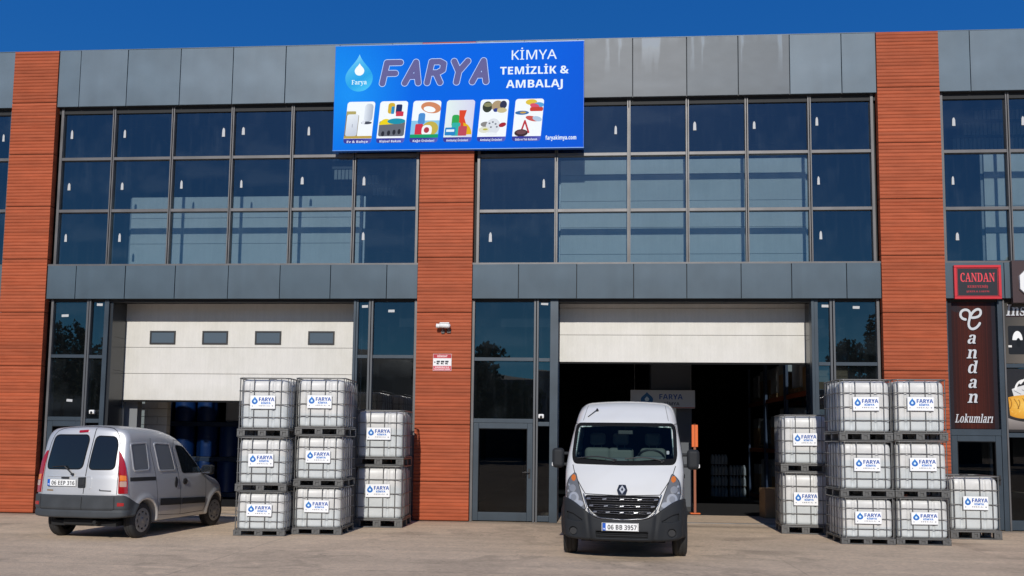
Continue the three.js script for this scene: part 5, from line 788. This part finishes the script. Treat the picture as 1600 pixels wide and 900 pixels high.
  for (const [z, n] of [[-3.6, 'nearest'], [-6.4, 'middle'], [-9.2, 'farthest']]) for (const [y, lv] of [[0.203, 'lowest'], [1.603, 'middle'], [3.003, 'top']]) for (let k = 0; k < 2; k++) {
    const zz = z + (k ? 0.6 : -0.6), hh = rr(0.7, 1.05), where = `on the ${lv} shelf of the ${n} right rack bay, ${k ? 'nearer' : 'farther'} half`;
    if ((k + Math.round(y)) % 2) { const b = thing('wrapped_goods', `wrapped goods ${where}`, 'goods', [5.7, y, zz]); P(b, 'wrapping', rbox(-0.42, 0.42, 0.12, 0.12 + hh, -0.45, 0.45, 0.05, 3), wrap); P(b, 'pallet', merge([box(-0.45, 0.45, 0.09, 0.119, -0.5, 0.5), box(-0.45, 0.45, 0.003, 0.089, -0.48, -0.38), box(-0.45, 0.45, 0.003, 0.089, -0.05, 0.05), box(-0.45, 0.45, 0.003, 0.089, 0.38, 0.48)]), M.carton); }
    else { const b = thing('carton_pile', `brown cartons ${where}`, 'cartons', [5.7, y, zz]); for (let i = 0; i < 2; i++) for (let j = 0; j < 3; j++) P(b, 'carton', rbox(-0.42, 0.42, j * 0.3, j * 0.3 + 0.295, -0.46 + i * 0.47, -0.46 + i * 0.47 + 0.45, 0.01, 1), j === 2 ? greyCan : M.carton); }
  }
  for (const [x, z, n] of [[4.35, -2.6, 'brown carton standing inside the doorway behind the two-high tank stack']]) { const b = thing('cardboard_box', n, 'carton', [x, 0.002, z], 0.1); P(b, 'carton_body', rbox(-0.24, 0.24, 0, 0.68, -0.24, 0.24, 0.008), M.carton); P(b, 'tape', box(-0.03, 0.03, 0.681, 0.683, -0.238, 0.238), mat(0.5, 0.36, 0.2, 0.4)); }
  // shrink-wrapped bottle packs at the back
  const bottle = (() => { const pr = [[0, 0], [0.045, 0], [0.05, 0.01], [0.05, 0.2], [0.035, 0.26], [0.016, 0.29], [0.016, 0.32], [0, 0.32]]; return new THREE.LatheGeometry(pr.map(([r, y]) => new THREE.Vector2(r, y)), 8); })();
  const layer = []; for (let i = 0; i < 5; i++) for (let j = 0; j < 3; j++) { const g = bottle.clone(); g.translate(-0.21 + i * 0.105, 0, -0.1 + j * 0.105); layer.push(clean(g)); } const pack = merge(layer), bm = mat(0.5, 0.52, 0.54, 0.15);
  for (let c = 0; c < 2; c++) for (let r = 0; r < 4; r++) { if (r === 3 && c) continue; const b = thing('bottle_pack', `shrink-wrapped bottle pack, ${['bottom', 'second', 'third', 'top'][r]} of the ${c ? 'lower' : 'taller'} pile deep inside the doorway`, 'bottles', [4.3 + c * 0.58, 0.012 + r * 0.345, -11], rr(-0.04, 0.04), 'bottle packs piled deep inside the open doorway'); P(b, 'bottle_block', pack, bm); P(b, 'tray', box(-0.27, 0.27, -0.006, -0.001, -0.16, 0.16), M.carton); }
}

// ---------- the far side of the yard: seen only as a dark reflection in the glass ----------
{
  const hillMat = mat(0.035, 0.04, 0.028, 0.95), g = new THREE.PlaneGeometry(520, 90, 130, 24); g.rotateX(-Math.PI / 2); const p = g.attributes.position;
  for (let i = 0; i < p.count; i++) { const x = p.getX(i), z = p.getZ(i), t = sstep(-45, 10, z) * sstep(45, 30, z); p.setY(i, t * (9 + 9 * fbm(x / 60 + 4, z / 40, 4) + 7 * Math.exp(-(((x + 60) / 50) ** 2))) - 0.3 * (1 - t)); } g.computeVertexNormals();
  const o = new THREE.Mesh(boxUV(clean(g)), hillMat); o.name = 'hill'; o.position.set(0, 0, 165); o.userData.kind = 'structure'; scene.add(o);
  const b = thing('opposite_building', 'long dark low building across the yard, seen in the glass reflections', 'building', [14, 0, 78]);
  P(b, 'wall', box(-26, 26, 0, 8.2, 0, 14), mat(0.12, 0.12, 0.125, 0.8)); P(b, 'roof', box(-26.4, 26.4, 8.2, 8.7, -0.4, 14.4), mat(0.08, 0.08, 0.085, 0.7)); for (let i = 0; i < 9; i++) P(b, 'window', box(-23 + i * 5.4, -20 + i * 5.4, 4.4, 6.6, -0.06, 0), M.darkGlass);
  [[-62, 11.5], [-56, 13], [-50, 12.5], [-44.5, 11], [-22, 7.5], [-14, 12], [-9.5, 10.5], [-5.5, 7.5], [22.5, 10.5], [26.5, 14.5], [31, 17.5], [36, 18]].forEach(([x, hgt], t) => { const z = 63 + rr(-3, 3), tr = thing('tree', 'leafy tree across the yard', 'tree', [x, 0, z]);
    P(tr, 'trunk', merge([rod(V(0, 0, 0), V(0.1, hgt * 0.55, 0), 0.22, 8, 0.1), rod(V(0.05, hgt * 0.35, 0), V(1.1, hgt * 0.65, 0.4), 0.08, 6, 0.03), rod(V(0.05, hgt * 0.4, 0), V(-1, hgt * 0.7, -0.3), 0.08, 6, 0.03)]), mat(0.06, 0.045, 0.035, 0.9));
    const lp = [], n = 2600; for (let i = 0; i < n; i++) { let a, bb, c; do { a = rr(-1, 1); bb = rr(-1, 1); c = rr(-1, 1); } while (a * a + bb * bb + c * c > 1 || noise(a * 2.2 + 9 + t, bb * 2.2 + c * 2 + 5) < 0.36); const s = rr(0.12, 0.26), ax = V(rr(-1, 1), rr(-1, 1), rr(-1, 1)).normalize(), q = new THREE.Quaternion().setFromAxisAngle(ax, rr(0, 6)); for (const v of [V(-s, 0, 0), V(s, 0, 0), V(0, s * 1.6, 0)]) { v.applyQuaternion(q); lp.push(v.x + a * 2.3, v.y + hgt * 0.68 + bb * hgt * 0.33, v.z + c * 2.3); } }
    const lg = new THREE.BufferGeometry(); lg.setAttribute('position', new THREE.Float32BufferAttribute(lp, 3)); P(tr, 'crown', clean(lg), mat(0.05, 0.07, 0.03, 0.9)); tr.userData.group = 'trees across the yard'; tr.userData.label = 'leafy tree across the yard, seen only in the glass reflections'; });
}
scene.traverse((o) => { if (o.isMesh) { o.castShadow = true; o.receiveShadow = true; } });
renderer.render(scene, camera);
